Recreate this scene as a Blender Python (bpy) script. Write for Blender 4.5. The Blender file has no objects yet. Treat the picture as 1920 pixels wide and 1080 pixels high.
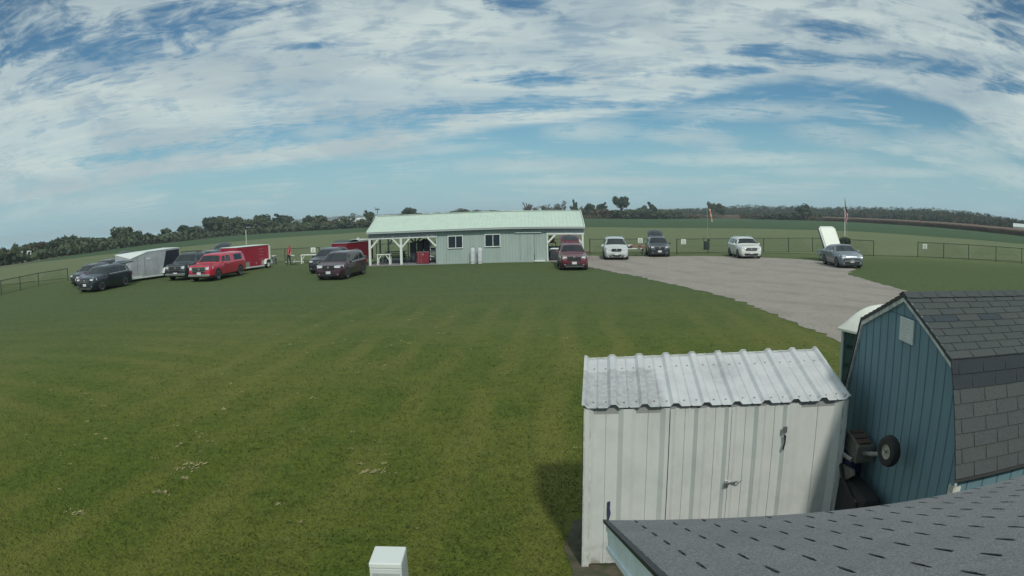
import bpy, bmesh, math, random
from math import sin, cos, radians, pi, hypot, atan2, degrees, tan
from mathutils import Vector, Matrix
S = bpy.context.scene
COL = S.collection
random.seed(7)

# ------------------------------------------------------------------ camera
CAM_H = 3.85
cd = bpy.data.cameras.new('security_camera'); cam = bpy.data.objects.new('camera', cd); COL.objects.link(cam)
cd.type = 'PANO'
cd.panorama_type = 'FISHEYE_LENS_POLYNOMIAL'
cd.sensor_width = 36.0; cd.sensor_fit = 'HORIZONTAL'
cd.fisheye_fov = pi
cd.fisheye_polynomial_k0 = 0.0
cd.fisheye_polynomial_k1 = -(0.0389794349)
cd.fisheye_polynomial_k2 = -(0.000824843402)
cd.fisheye_polynomial_k3 = -(-0.0000849541186)
cd.fisheye_polynomial_k4 = -(0.00000293111772)
cd.clip_start = 0.05; cd.clip_end = 6000
pit, rol = 0.1076435, -0.0212469
cr, sr, cp, sp = cos(rol), sin(rol), cos(pit), sin(pit)
cam.matrix_world = Matrix(((cr, -sr, 0, 0), (sr*sp, cr*sp, -cp, 0), (sr*cp, cr*cp, sp, CAM_H), (0, 0, 0, 1)))
S.camera = cam
S.render.resolution_x, S.render.resolution_y = 1024, 576

# ------------------------------------------------------------------ light
SUN_AZ, SUN_EL = 168.0, 43.0          # clockwise from +Y
sd = bpy.data.lights.new('sun', 'SUN'); sun = bpy.data.objects.new('sun', sd); COL.objects.link(sun)
sd.energy = 2.9; sd.angle = radians(4.0); sd.color = (1.0, 0.96, 0.86)
sv = Vector((sin(radians(SUN_AZ))*cos(radians(SUN_EL)), cos(radians(SUN_AZ))*cos(radians(SUN_EL)), sin(radians(SUN_EL))))
sun.rotation_euler = sv.to_track_quat('Z', 'Y').to_euler()
S.view_settings.view_transform = 'Standard'; S.view_settings.look = 'None'
S.view_settings.exposure = -0.25; S.view_settings.gamma = 1.0

# ------------------------------------------------------------------ node helpers
class NT:
    def __init__(s, tree): s.t = tree; s.n = tree.nodes; s.l = tree.links
    def node(s, typ, **kw):
        n = s.n.new(typ)
        for k, v in kw.items(): setattr(n, k, v)
        return n
    def link(s, a, b): s.l.new(a, b)
    def put(s, sock, v):
        if v is None: return
        if isinstance(v, (int, float)): sock.default_value = v
        elif isinstance(v, (tuple, list)): sock.default_value = tuple(v) if len(v) != 3 or sock.type != 'RGBA' else (*v, 1)
        else: s.l.new(v, sock)
    def math(s, op, a, b=None, c=None, clamp=False):
        n = s.node('ShaderNodeMath', operation=op, use_clamp=clamp)
        for i, v in enumerate((a, b, c)): s.put(n.inputs[i], v)
        return n.outputs[0]
    def vmath(s, op, a, b=None):
        n = s.node('ShaderNodeVectorMath', operation=op)
        s.put(n.inputs[0], a); s.put(n.inputs[1], b)
        return n.outputs['Value'] if op in ('LENGTH', 'DOT_PRODUCT', 'DISTANCE') else n.outputs[0]
    def mix(s, f, a, b, mode='MIX'):
        n = s.node('ShaderNodeMix', data_type='RGBA', blend_type=mode)
        s.put(n.inputs[0], f); s.put(n.inputs[6], a); s.put(n.inputs[7], b)
        return n.outputs[2]
    def noise(s, vec, scale, detail=3, rough=0.55, dist=0.0, ntype=None):
        n = s.node('ShaderNodeTexNoise'); s.put(n.inputs['Vector'], vec)
        n.inputs['Scale'].default_value = scale; n.inputs['Detail'].default_value = detail
        n.inputs['Roughness'].default_value = rough; n.inputs['Distortion'].default_value = dist
        return n.outputs['Fac']
    def ss(s, v, a, b, lo=0.0, hi=1.0):
        n = s.node('ShaderNodeMapRange', interpolation_type='SMOOTHSTEP')
        s.put(n.inputs[0], v); n.inputs[1].default_value = a; n.inputs[2].default_value = b
        n.inputs[3].default_value = lo; n.inputs[4].default_value = hi
        return n.outputs[0]
    def xyz(s, v):
        n = s.node('ShaderNodeSeparateXYZ'); s.put(n.inputs[0], v); return n.outputs
    def comb(s, x, y, z=0.0):
        n = s.node('ShaderNodeCombineXYZ'); s.put(n.inputs[0], x); s.put(n.inputs[1], y); s.put(n.inputs[2], z); return n.outputs[0]
    def mapping(s, v, scale=(1, 1, 1), rot=(0, 0, 0), loc=(0, 0, 0)):
        n = s.node('ShaderNodeMapping'); s.put(n.inputs[0], v)
        n.inputs['Scale'].default_value = scale; n.inputs['Rotation'].default_value = rot; n.inputs['Location'].default_value = loc
        return n.outputs[0]
    def curve(s, v, pts):
        n = s.node('ShaderNodeFloatCurve'); s.put(n.inputs[1], v)
        c = n.mapping.curves[0]
        while len(c.points) < len(pts): c.points.new(0.5, 0.5)
        for p, (x, y) in zip(c.points, pts): p.location = (x, y); p.handle_type = 'AUTO'
        n.mapping.update(); return n.outputs[0]

# ------------------------------------------------------------------ world
W = bpy.data.worlds.new('World'); S.world = W; W.use_nodes = True
w = NT(W.node_tree); w.n.clear()
sky = w.node('ShaderNodeTexSky', sky_type='NISHITA'); sky.sun_disc = False
sky.sun_elevation = radians(SUN_EL); sky.sun_rotation = radians(SUN_AZ)
sky.altitude = 200; sky.air_density = 1.0; sky.dust_density = 0.3; sky.ozone_density = 2.0
D = w.node('ShaderNodeTexCoord').outputs['Generated']
dx, dy, dz = w.xyz(D)
az = w.math('MULTIPLY', w.math('ARCTAN2', dx, dy), 57.2958)
el = w.math('MULTIPLY', w.math('ARCSINE', dz), 57.2958)
elp = w.math('MAXIMUM', dz, 0.0)
den = w.math('ADD', elp, 0.06)
P2 = w.comb(w.math('DIVIDE', dx, den), w.math('DIVIDE', dy, den))          # the plane of a high cloud deck
n_big = w.noise(w.mapping(P2, (0.55, 1.1, 1), (0, 0, radians(10))), 1.0, 5, 0.55, 0.6)
n_str = w.noise(w.mapping(P2, (0.6, 1.7, 1), (0, 0, radians(-14))), 1.5, 8, 0.58, 1.3)
n_fine = w.noise(w.mapping(P2, (1.1, 2.3, 1), (0, 0, radians(14))), 2.6, 10, 0.62, 1.8)
n_dir = w.noise(w.mapping(D, (1, 1, 3.2), (radians(4), radians(7), 0)), 5.5, 9, 0.6, 0.8)
n_dir2 = w.noise(w.mapping(D, (1, 1, 2.2)), 13.0, 8, 0.62, 0.5)
n_fine = w.math('ADD', w.math('MULTIPLY', n_fine, .45), w.math('MULTIPLY', n_dir2, .55))
n_str = w.math('ADD', w.math('MULTIPLY', n_str, .45), w.math('MULTIPLY', n_dir, .55))
# lower edge of the main cloud bank, elevation against azimuth (world directions)
azn = w.math('DIVIDE', w.math('ADD', az, 60.0), 120.0, clamp=True)
EDGE = [(-60, 2), (-44.5, 2.6), (-34, 3.2), (-24, 4.0), (-13.5, 4.9), (-2.4, 6.6), (4, 7.5), (9, 8.0), (14, 8.6), (18, 9.8), (24, 10.3), (31.7, 9.9), (37, 9.0), (41.5, 7.0), (46, 5.6), (60, 5)]
edge = w.math('MULTIPLY', w.curve(azn, [((a+60)/120, e/20) for a, e in EDGE]), 20.0)
eln = w.math('ADD', w.math('SUBTRACT', el, edge), w.math('MULTIPLY', w.math('SUBTRACT', n_str, 0.5), 3.2))
bank = w.ss(eln, -0.3, 0.9)
def blob(a0, e0, wa, we, tilt=0.0):
    u = w.math('DIVIDE', w.math('SUBTRACT', az, a0), wa)
    v = w.math('DIVIDE', w.math('SUBTRACT', w.math('SUBTRACT', el, e0), w.math('MULTIPLY', w.math('SUBTRACT', az, a0), tilt)), we)
    r2 = w.math('ADD', w.math('MULTIPLY', u, u), w.math('MULTIPLY', v, v))
    r2 = w.math('ADD', r2, w.math('MULTIPLY', w.math('SUBTRACT', n_fine, 0.5), 6.0))
    return w.ss(r2, 1.5, -0.3)
def total(lst):
    o = None
    for b in lst: o = b if o is None else w.math('MAXIMUM', o, b)
    return o
gaps = total([blob(-34, 14.4, 8, 2.0, .12), blob(-43, 16.5, 6, 2.2, .1), blob(-27, 17.2, 9, 2.0, .15), blob(-47, 19.5, 7, 2.5), blob(-2, 9.0, 11, .75, .04), blob(-15, 7.5, 12, 1.2, .09), blob(8, 9.0, 7, .5),
              blob(-17.4, 14.5, 2.6, .4), blob(29.5, 15.0, 4.0, 1.1), blob(21.7, 13.3, 3.2, .7), blob(26, 12.6, 5, .7), blob(35, 12.2, 7, .9, -.06),
              blob(46.5, 17.3, 5, 3.0), blob(17.5, 11.7, 5, .6), blob(1.5, 11.2, 5, .7), blob(1, 17.8, 3.4, 1.2, -.2), blob(45, 11, 3, .8), blob(-30, 6.2, 7, .6, .07), blob(24, 9.4, 9, 1.0, .0)])
wisp = total([blob(-15.5, 7.4, 3.0, .7, .05), blob(6.8, 6.8, 4.5, 1.0), blob(15, 6.2, 5, .8, -.05), blob(28, 6.2, 5, 1.0, -.12), blob(21, 8.3, 9, .9, .0), blob(38.5, 5.6, 6, 1.2, -.1), blob(33, 5.2, 2, .6), blob(44, 3.6, 8, 1.2, -.1),
              blob(2, 4.0, 9, .8), blob(-9, 5.4, 8, .6, .05), blob(20, 4.4, 11, .7), blob(-38, 2.4, 9, .9, .06), blob(44.5, 6.6, 5, 1.6, -.15), blob(8, 2.6, 10, .5), blob(30, 3.4, 9, .5)])
body = w.math('MULTIPLY', bank, w.math('ADD', 0.70, w.math('MULTIPLY', w.ss(n_big, 0.36, 0.6), 0.26)))
body = w.math('MULTIPLY', body, w.math('SUBTRACT', 1.0, w.math('MULTIPLY', w.ss(n_fine, 0.53, 0.38), 0.42)))
body = w.math('MULTIPLY', body, w.math('SUBTRACT', 1.0, w.math('MULTIPLY', gaps, 0.97)))
low = w.math('MULTIPLY', w.ss(n_str, 0.49, 0.62), 0.5)
low = w.math('MAXIMUM', low, w.math('MULTIPLY', wisp, w.ss(n_fine, 0.34, 0.62, 0.1, 0.95)))
cl = w.math('MAXIMUM', body, w.math('MULTIPLY', low, w.ss(el, 0.4, 2.5, 0.25, 1.0)), clamp=True)
shade = w.ss(w.noise(w.mapping(D, (1, 1, 3.4)), 4.5, 6, 0.55, 0.4), 0.36, 0.64)
ccol = w.mix(shade, (4.0, 4.85, 5.1), (5.3, 6.15, 6.0))
skyc = w.mix(1.0, sky.outputs[0], (0.37, 0.57, 0.61), 'MULTIPLY')
skyc = w.mix(w.ss(el, 9.5, -1.0, 0.0, 0.97), skyc, (2.95, 4.6, 5.3))
skc = w.mix(cl, skyc, ccol)
bg = w.node('ShaderNodeBackground'); w.link(skc, bg.inputs[0]); bg.inputs[1].default_value = 0.13
wo = w.node('ShaderNodeOutputWorld'); w.link(bg.outputs[0], wo.inputs[0])

# ------------------------------------------------------------------ materials
MATS = {}
def mat(name, col, rough=0.6, metal=0.0, var=0.0, vscale=8.0, bump=0.0, bscale=40.0, coat=0.0, spec=0.5, col2=None, fn=None, stretch=(1, 1, 1)):
    if name in MATS: return MATS[name]
    m = bpy.data.materials.new(name); m.use_nodes = True
    t = NT(m.node_tree); b = t.n['Principled BSDF']
    b.inputs['Roughness'].default_value = rough; b.inputs['Metallic'].default_value = metal
    b.inputs['Coat Weight'].default_value = coat; b.inputs['Coat Roughness'].default_value = 0.08
    b.inputs['Specular IOR Level'].default_value = spec
    tc = t.node('ShaderNodeTexCoord').outputs['Object']
    c = (*col, 1)
    if var > 0 or col2:
        n = t.noise(t.mapping(tc, stretch), vscale, 4, 0.6)
        c2 = col2 if col2 else tuple(min(1, v*(1-var)) for v in col)
        c = t.mix(t.ss(n, 0.35, 0.65), tuple(min(1, v*(1+var*.5)) for v in col), c2)
        t.link(c, b.inputs['Base Color'])
    else: b.inputs['Base Color'].default_value = c
    if bump > 0:
        bn = t.node('ShaderNodeBump'); bn.inputs['Strength'].default_value = bump; bn.inputs['Distance'].default_value = 0.02
        t.link(t.noise(t.mapping(tc, stretch), bscale, 4, 0.65), bn.inputs['Height']); t.link(bn.outputs[0], b.inputs['Normal'])
    if fn: fn(t, b, tc)
    MATS[name] = m; return m

# ------------------------------------------------------------------ mesh builder
class MB:
    def __init__(s): s.v = []; s.f = []; s.fm = []; s.m = 0
    def add(s, vs, fs, M=None):
        o = len(s.v)
        s.v += [tuple(M @ Vector(p)) if M is not None else tuple(p) for p in vs]
        s.f += [tuple(i+o for i in f) for f in fs]; s.fm += [s.m]*len(fs); return s
    def box(s, c, d, M=None, taper=1.0):
        x, y, z = (q/2 for q in d); cx, cy, cz = c; t = taper
        vs = [(cx-x, cy-y, cz-z), (cx+x, cy-y, cz-z), (cx+x, cy+y, cz-z), (cx-x, cy+y, cz-z), (cx-x*t, cy-y*t, cz+z), (cx+x*t, cy-y*t, cz+z), (cx+x*t, cy+y*t, cz+z), (cx-x*t, cy+y*t, cz+z)]
        return s.add(vs, [(0, 3, 2, 1), (4, 5, 6, 7), (0, 1, 5, 4), (1, 2, 6, 5), (2, 3, 7, 6), (3, 0, 4, 7)], M)
    def hexa(s, b4, t4):
        return s.add(list(b4)+list(t4), [(0, 3, 2, 1), (4, 5, 6, 7), (0, 1, 5, 4), (1, 2, 6, 5), (2, 3, 7, 6), (3, 0, 4, 7)])
    def bar(s, a, b, w_, h_=None, up=(0, 0, 1)):
        a, b = Vector(a), Vector(b); d = b-a; L = d.length; h_ = h_ or w_
        z = d.normalized(); x = Vector(up).cross(z)
        if x.length < 1e-4: x = Vector((1, 0, 0)).cross(z)
        x.normalize(); y = z.cross(x)
        M = Matrix((x, y, z)).transposed().to_4x4(); M.translation = a+d/2
        return s.box((0, 0, 0), (w_, h_, L), M)
    def tube(s, pts, r, n=8, caps=True):
        rs = r if isinstance(r, (list, tuple)) else [r]*len(pts)
        P = [Vector(p) for p in pts]; vs = []; fs = []
        for i, p in enumerate(P):
            d = (P[min(i+1, len(P)-1)]-P[max(i-1, 0)]).normalized()
            a = Vector((0, 0, 1)) if abs(d.z) < .9 else Vector((1, 0, 0))
            x = a.cross(d).normalized(); y = d.cross(x)
            for k in range(n):
                t = 2*pi*k/n; vs.append(p+x*rs[i]*cos(t)+y*rs[i]*sin(t))
        for i in range(len(P)-1):
            for k in range(n): fs.append((i*n+k, i*n+(k+1) % n, (i+1)*n+(k+1) % n, (i+1)*n+k))
        if caps: fs += [tuple(range(n-1, -1, -1)), tuple((len(P)-1)*n+k for k in range(n))]
        return s.add(vs, fs)
    def lathe(s, prof, n=20, M=None, close=False):
        vs = []; fs = []; m = len(prof)
        for k in range(n):
            t = 2*pi*k/n
            for r, z in prof: vs.append((r*cos(t), r*sin(t), z))
        for k in range(n):
            for i in range(m-1 if not close else m):
                j = (i+1) % m
                fs.append((k*m+i, ((k+1) % n)*m+i, ((k+1) % n)*m+j, k*m+j))
        return s.add(vs, fs, M)
    def prism(s, poly, d, M=None):   # poly in xy plane, extruded along z by d
        n = len(poly); z0, z1 = (0, d) if isinstance(d, (int, float)) else d
        vs = [(x, y, z0) for x, y in poly]+[(x, y, z1) for x, y in poly]
        fs = [tuple(range(n-1, -1, -1)), tuple(range(n, 2*n))]+[(i, (i+1) % n, n+(i+1) % n, n+i) for i in range(n)]
        return s.add(vs, fs, M)
    def grid(s, rows):
        m = len(rows[0]); vs = [p for r in rows for p in r]
        return s.add(vs, [(i*m+j, i*m+j+1, (i+1)*m+j+1, (i+1)*m+j) for i in range(len(rows)-1) for j in range(m-1)])
    def obj(s, name, mats, parent=None, loc=None, smooth=False, bevel=0.0, label=None):
        me = bpy.data.meshes.new(name); me.from_pydata(s.v, [], s.f); me.update()
        for q in (mats if isinstance(mats, (list, tuple)) else [mats]): me.materials.append(q)
        me.polygons.foreach_set('material_index', s.fm)
        if smooth:
            me.shade_smooth(); me.set_sharp_from_angle(angle=radians(38))
        o = bpy.data.objects.new(name, me); COL.objects.link(o)
        if parent: o.parent = parent
        if loc: o.location = loc
        if bevel > 0:
            bv = o.modifiers.new('bevel', 'BEVEL'); bv.width = bevel; bv.segments = 2; bv.limit_method = 'ANGLE'; bv.angle_limit = radians(50)
        if label: o['label'] = label
        return o
def tag(o, label, cat, group=None):
    o['label'] = label; o['category'] = cat
    if group: o['group'] = group
    return o
def struct(o): o['kind'] = 'structure'; return o
def thing(name, label, cat, loc=(0, 0, 0), rz=0.0, group=None):
    o = bpy.data.objects.new(name, None); COL.objects.link(o); o.empty_display_size = 0.2
    o.location = loc; o.rotation_euler = (0, 0, rz); return tag(o, label, cat, group)
def copy_tree(o, parent=None, skip=()):
    c = o.copy(); COL.objects.link(c); c.parent = parent
    for ch in list(o.children):
        if ch.name.split('.')[0] in skip: continue
        copy_tree(ch, c)
    return c
def A(azd): return -radians(azd)           # heading: local +Y turned to compass azimuth azd
RX = lambda a: Matrix.Rotation(a, 4, 'X')
RY = lambda a: Matrix.Rotation(a, 4, 'Y')
RZ = lambda a: Matrix.Rotation(a, 4, 'Z')
T = lambda *p: Matrix.Translation(p)

# ------------------------------------------------------------------ terrain
def sst(t): t = max(0.0, min(1.0, t)); return t*t*(3-2*t)
def tz(x, y):
    d = hypot(x, y); a = degrees(atan2(x, y))
    if y < 0: return 0.0
    k = sst((d-62)/190)
    if a < -8: return -k*2.6*min(1, (-a-8)/34)-max(0, d-335)*.011*min(1, (-a-8)/16)
    return -k*(0 if a < 0 else 1.7*min(1, max(0, a-10)/34))
def interp(L, x):
    if x <= L[0][0]: return L[0][1]
    for (a, b), (c, d) in zip(L, L[1:]):
        if x <= c: return b+(d-b)*(x-a)/(c-a)
    return L[-1][1]

# ================================================================== THE SETTING
def turf(t, b, tc, base, base2, dry, patch=1.0, stripe=0.0):
    """mown grass: mottled tone, small blades, faint mowing arcs"""
    big = t.noise(tc, 0.16, 4, 0.6); mid = t.noise(tc, 1.1, 5, 0.65); fine = t.noise(tc, 26.0, 5, 0.8); fi2 = t.noise(tc, 7.0, 5, 0.75)
    c = t.mix(t.ss(mid, 0.3, 0.7), base, base2)
    c = t.mix(t.ss(big, 0.38, 0.66, 0.0, 0.75*patch), c, dry)
    c = t.mix(t.ss(t.noise(tc, 0.55, 4, 0.7), 0.54, 0.7, 0, .5), c, tuple(v*0.62 for v in base))
    if stripe > 0:
        x, y, z = t.xyz(tc)
        wob_ = t.math('MULTIPLY', t.noise(tc, 0.12, 2), 1.6)
        ua = t.math('ADD', t.math('SUBTRACT', x, t.math('MULTIPLY', y, 0.10)), wob_)
        wa = t.math('SINE', t.math('MULTIPLY', ua, 4.1))
        rb = t.math('ADD', t.vmath('LENGTH', t.comb(t.math('ADD', x, 14.0), t.math('SUBTRACT', y, 3.0))), wob_)
        wb = t.math('SINE', t.math('MULTIPLY', rb, 3.3))
        lf = t.ss(x, -7.0, -11.0)
        far = t.ss(y, 26.0, 36.0)
        wc = t.math('SINE', t.math('MULTIPLY', t.math('ADD', y, wob_), 2.6))
        wv = t.math('ADD', t.math('MULTIPLY', wa, t.math('SUBTRACT', 1.0, lf)), t.math('MULTIPLY', wb, lf))
        wv = t.math('ADD', t.math('MULTIPLY', wv, t.math('SUBTRACT', 1.0, far)), t.math('MULTIPLY', wc, far))
        k = t.ss(wv, -.2, 1.0, 0.0, stripe)
        k = t.math('MULTIPLY', k, t.ss(t.noise(tc, 0.14, 3), 0.32, 0.6))
        c = t.mix(k, c, dry)
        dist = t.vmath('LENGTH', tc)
        c = t.mix(t.ss(dist, 12, 40, 0, .8), c, t.mix(mid, (.055, .090, .050), (.072, .108, .062)))  # bluish mid lawn: distance haze painted into the turf colour
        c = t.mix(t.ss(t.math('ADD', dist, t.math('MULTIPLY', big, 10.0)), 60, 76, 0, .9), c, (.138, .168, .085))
    c = t.mix(t.ss(fi2, 0.42, 0.58, 0.0, 0.75), c, t.mix(.5, c, tuple(v*1.55 for v in base2)))
    vf = t.noise(tc, 62.0, 6, 0.85)
    c = t.mix(t.ss(fine, 0.44, 0.62, 0.0, 0.75), c, t.mix(1.0, c, (.36, .42, .40), 'MULTIPLY'))
    c = t.mix(t.ss(vf, 0.50, 0.66, 0.0, 0.75), c, t.mix(1.0, c, (1.9, 1.75, 1.5), 'MULTIPLY'))
    c = t.mix(t.ss(t.noise(tc, 2.6, 6, 0.8), 0.5, 0.62, 0.0, 0.6), c, t.mix(1.0, c, (.55, .66, .6), 'MULTIPLY'))
    t.link(c, b.inputs['Base Color'])
    bn = t.node('ShaderNodeBump'); bn.inputs['Strength'].default_value = 0.6; bn.inputs['Distance'].default_value = 0.03
    t.link(fine, bn.inputs['Height']); t.link(bn.outputs[0], b.inputs['Normal'])
    b.inputs['Roughness'].default_value = 0.9; b.inputs['Specular IOR Level'].default_value = 0.15

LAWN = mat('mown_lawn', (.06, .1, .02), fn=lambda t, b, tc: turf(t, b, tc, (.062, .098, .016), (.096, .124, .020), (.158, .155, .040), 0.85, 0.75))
def radial(name, rin, rout, a0, a1, na, nr, m, dz, y_neg=False, pw=1.0):
    rows = []
    for i in range(nr+1):
        row = []
        for j in range(na+1):
            a = a0+(a1-a0)*j/na
            r0 = rin(a) if callable(rin) else rin; r1 = rout(a) if callable(rout) else rout
            r = r0+(r1-r0)*(i/nr)**pw
            x, y = r*sin(radians(a)), r*cos(radians(a))
            row.append((x, y, tz(x, y)+dz))
        rows.append(row)
    mb = MB().grid(rows); mb.f = [f[::-1] for f in mb.f]
    return mb.obj(name, m, smooth=True)
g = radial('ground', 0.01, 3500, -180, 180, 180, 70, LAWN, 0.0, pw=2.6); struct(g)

FIELD = mat('airfield_turf', (.1, .13, .06), fn=lambda t, b, tc: turf(t, b, t.mapping(tc, (.35, 1.4, 1)), (.118, .155, .074), (.140, .172, .088), (.165, .175, .098), 1.0))
CROP = mat('crop', (.04, .08, .04), fn=lambda t, b, tc: turf(t, b, t.mapping(tc, (.25, 1.6, 1)), (.038, .082, .036), (.05, .095, .042), (.075, .105, .045), 0.8))
CIN = [(-46, 141), (-43, 141.8), (-40.5, 160), (-37.77, 152.8), (-31.91, 167.2), (-27.69, 170), (-20.38, 208), (-11.88, 205), (-2.56, 187), (6.31, 175.8), (10.75, 171.3), (19.68, 180.8), (28.79, 179.3), (35.93, 155), (44.76, 147), (60, 150)]
COUT = [(-60, 140), (-44.68, 141.6), (-43.01, 141.9), (-39.28, 196.2), (-35.27, 225.2), (-31.89, 250.4), (-27.67, 268.0), (-23.99, 312.6), (-20.37, 318.9), (-11.87, 314.5), (-2.54, 420), (6.33, 405), (15.21, 458.8), (19.69, 495), (24.2, 455.1), (28.79, 391.8), (32.55, 351.7), (35.44, 332.6), (38.42, 310.1), (41.53, 287.4), (44.76, 273.9), (60, 230)]
cin = lambda a: interp(CIN, a)
cout = lambda a: max(interp(COUT, a), cin(a)+.5)
struct(radial('flying_field', lambda a: interp([(-60, 66), (-37, 66), (-20, 68), (-15, 66), (20, 66), (30, 66), (60, 72)], a), cin, -60, 60, 90, 14, FIELD, 0.03))
struct(radial('crop_field', cin, cout, -60, 60, 90, 14, CROP, 0.05))
struct(radial('far_farmland', cout, 3000, -60, 60, 90, 20, mat('farmland', (.10, .10, .05), var=.35, vscale=.01, rough=.95), 0.04, pw=2.2))
def dirt(name, pts, m, dz):
    mb = MB(); mb.add([(x, y, tz(x, y)+dz) for x, y in pts], [tuple(range(len(pts)))]); return struct(mb.obj(name, m))
def wob(pts, n=6, amp=0.12, seed=1):
    rr = random.Random(seed); o = []
    for i in range(len(pts)):
        a, b = pts[i], pts[(i+1) % len(pts)]; L = hypot(b[0]-a[0], b[1]-a[1])
        k = max(2, int(L/0.35))
        for j in range(k):
            f = j/k; o.append((a[0]+(b[0]-a[0])*f+rr.uniform(-amp, amp), a[1]+(b[1]-a[1])*f+rr.uniform(-amp, amp)))
    return o
def gravel_fn(t, b, tc):
    n1 = t.noise(tc, 16, 6, 0.85); n2 = t.noise(tc, 0.5, 4, 0.6); n3 = t.noise(t.mapping(tc, (1, .35, 1), (0, 0, .3)), 1.6, 5, .7)
    vo = t.noise(tc, 42, 5, .9)
    c = t.mix(t.ss(n1, .40, .60), (.15, .136, .12), (.38, .355, .32)); c = t.mix(t.ss(vo, .45, .62, 0, .7), c, (.46, .42, .385))
    x, y, z = t.xyz(tc); tr = t.math('SINE', t.math('MULTIPLY', t.math('ADD', t.vmath('LENGTH', t.comb(t.math('SUBTRACT', x, 52.0), t.math('SUBTRACT', y, 55.0))), t.math('MULTIPLY', t.noise(tc, .12, 2), 4.0)), 2.0))
    c = t.mix(t.math('MULTIPLY', t.ss(tr, .2, .95, 0, .3), t.ss(t.noise(tc, .3, 3), .38, .6)), c, (.16, .145, .13))
    c = t.mix(t.ss(n2, .4, .7, 0, .35), c, (.22, .205, .175)); c = t.mix(t.ss(n3, .5, .75, 0, .4), c, (.19, .175, .155))
    t.link(c, b.inputs['Base Color']); bn = t.node('ShaderNodeBump'); bn.inputs['Strength'].default_value = .7; bn.inputs['Distance'].default_value = .03
    t.link(n1, bn.inputs['Height']); t.link(bn.outputs[0], b.inputs['Normal'])
GRAVEL = mat('gravel', (.3, .3, .3), rough=.95, spec=.2, fn=gravel_fn)
gp_ = [(5.2, 48.2), (5.6, 47.2), (7.6, 40), (8.8, 34.4), (9.84, 29.3), (10.0, 25), (9.95, 21.8), (9.9, 18.7), (10.6, 12.5), (13.5, 9.5), (30, 8), (40, 12), (38, 17), (26, 22), (19.9, 30), (20.3, 33.5), (21.2, 39.2), (23.7, 43), (24.6, 47), (24.65, 50), (23.9, 53.1), (20.4, 57.0), (15.9, 58.5), (11.1, 58.9), (7.2, 60.4), (5.7, 60.2), (5.6, 54)]
dirt('gravel_lot', wob(gp_, amp=.2), GRAVEL, .012)
# worn earth round the near sheds and a concrete floor under the clubhouse
EARTH = mat('earth', (.075, .062, .045), rough=.95, var=.5, vscale=6, bump=.5, bscale=30, col2=(.045, .055, .025))
dirt('bare_earth', wob([(.56, 6.2), (.6, 4), (.9, .5), (3.6, .5), (4.2, 7.5), (3.9, 9), (.7, 8.0), (.6, 7.2)], amp=.07, seed=3), EARTH, .008)

# ---- grass clippings lying in lines on the lawn, one uncountable litter
def clippings():
    mb = MB(); rr = random.Random(11)
    def clump(x, y, s):
        n = rr.randint(5, 11)
        for _ in range(n):
            a = rr.uniform(0, pi); L = s*rr.uniform(.25, 1.0); wd = s*rr.uniform(.05, .16)
            cx, cy = x+rr.gauss(0, s*.8), y+rr.gauss(0, s*.45)
            dx_, dy_ = cos(a)*L/2, sin(a)*L/2; nx, ny = -sin(a)*wd/2, cos(a)*wd/2; z = rr.uniform(.03, .055)
            mb.add([(cx-dx_-nx, cy-dy_-ny, .02), (cx+dx_-nx, cy+dy_-ny, z*.7), (cx+dx_+nx, cy+dy_+ny, z), (cx-dx_+nx, cy-dy_+ny, z*.6)], [(0, 1, 2, 3)])
    lines = [((-5.2, 8.6), (-5.8, 11.8), 22), ((-5.8, 11.8), (-7.4, 17), 16), ((-4.4, 14.2), (-3.9, 17.1), 10), ((-3.9, 17.1), (-2.1, 26.4), 26), ((-2.2, 9.2), (-2.0, 10.8), 7), ((-9.3, 12.8), (-13, 15), 12), ((-7.5, 8.5), (-8.5, 13), 14), ((-7, 19), (-6.3, 30), 12)]
    for a, b, n in lines:
        for _ in range(n):
            f = rr.random(); clump(a[0]+(b[0]-a[0])*f+rr.gauss(0, .3), a[1]+(b[1]-a[1])*f+rr.gauss(0, .3), rr.choice((.015, .022, .035, .055)))
    for _ in range(120):
        clump(rr.uniform(-14, 2), rr.uniform(7, 30), rr.choice((.02, .03, .04)))
    for x, y in ((-5.24, 9.48), (-5.3, 9.7), (-5.27, 8.4), (-2.17, 9.7), (-6.18, 7.2)): clump(x, y, .12); clump(x+.05, y, .1)
    o = mb.obj('grass_clippings', mat('dry_clippings', (.29, .26, .14), rough=.9, var=.3, vscale=3))
    tag(o, 'dry tan grass clippings scattered over the mown lawn', 'grass clippings'); o['kind'] = 'stuff'
clippings()

def blades():
    mb = MB(); rr = random.Random(5); n = 0
    while n < 150000:
        d = 5.0+(rr.random()**1.35)*17; a = radians(rr.uniform(-60, 33)); x, y = d*sin(a), d*cos(a)
        if (.6 < x < 4.2 and y < 8.2) or x > 9.2 or rr.random() < max(0, (d-9)/14): n += 1; continue
        n += 1; h_ = rr.uniform(.012, .045); t_ = rr.uniform(0, pi); wd = rr.uniform(.004, .009)*(1+d*.05); b = rr.uniform(0, 2*pi); ln = rr.uniform(.015, .06)
        mb.add([(x-wd*cos(t_), y-wd*sin(t_), .001), (x+wd*cos(t_), y+wd*sin(t_), .001), (x+ln*cos(b), y+ln*sin(b), h_)], [(0, 1, 2)])
    o = mb.obj('lawn_grass', LAWN); tag(o, 'short green grass blades of the mown lawn near the camera', 'grass'); o['kind'] = 'stuff'
blades()

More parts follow.
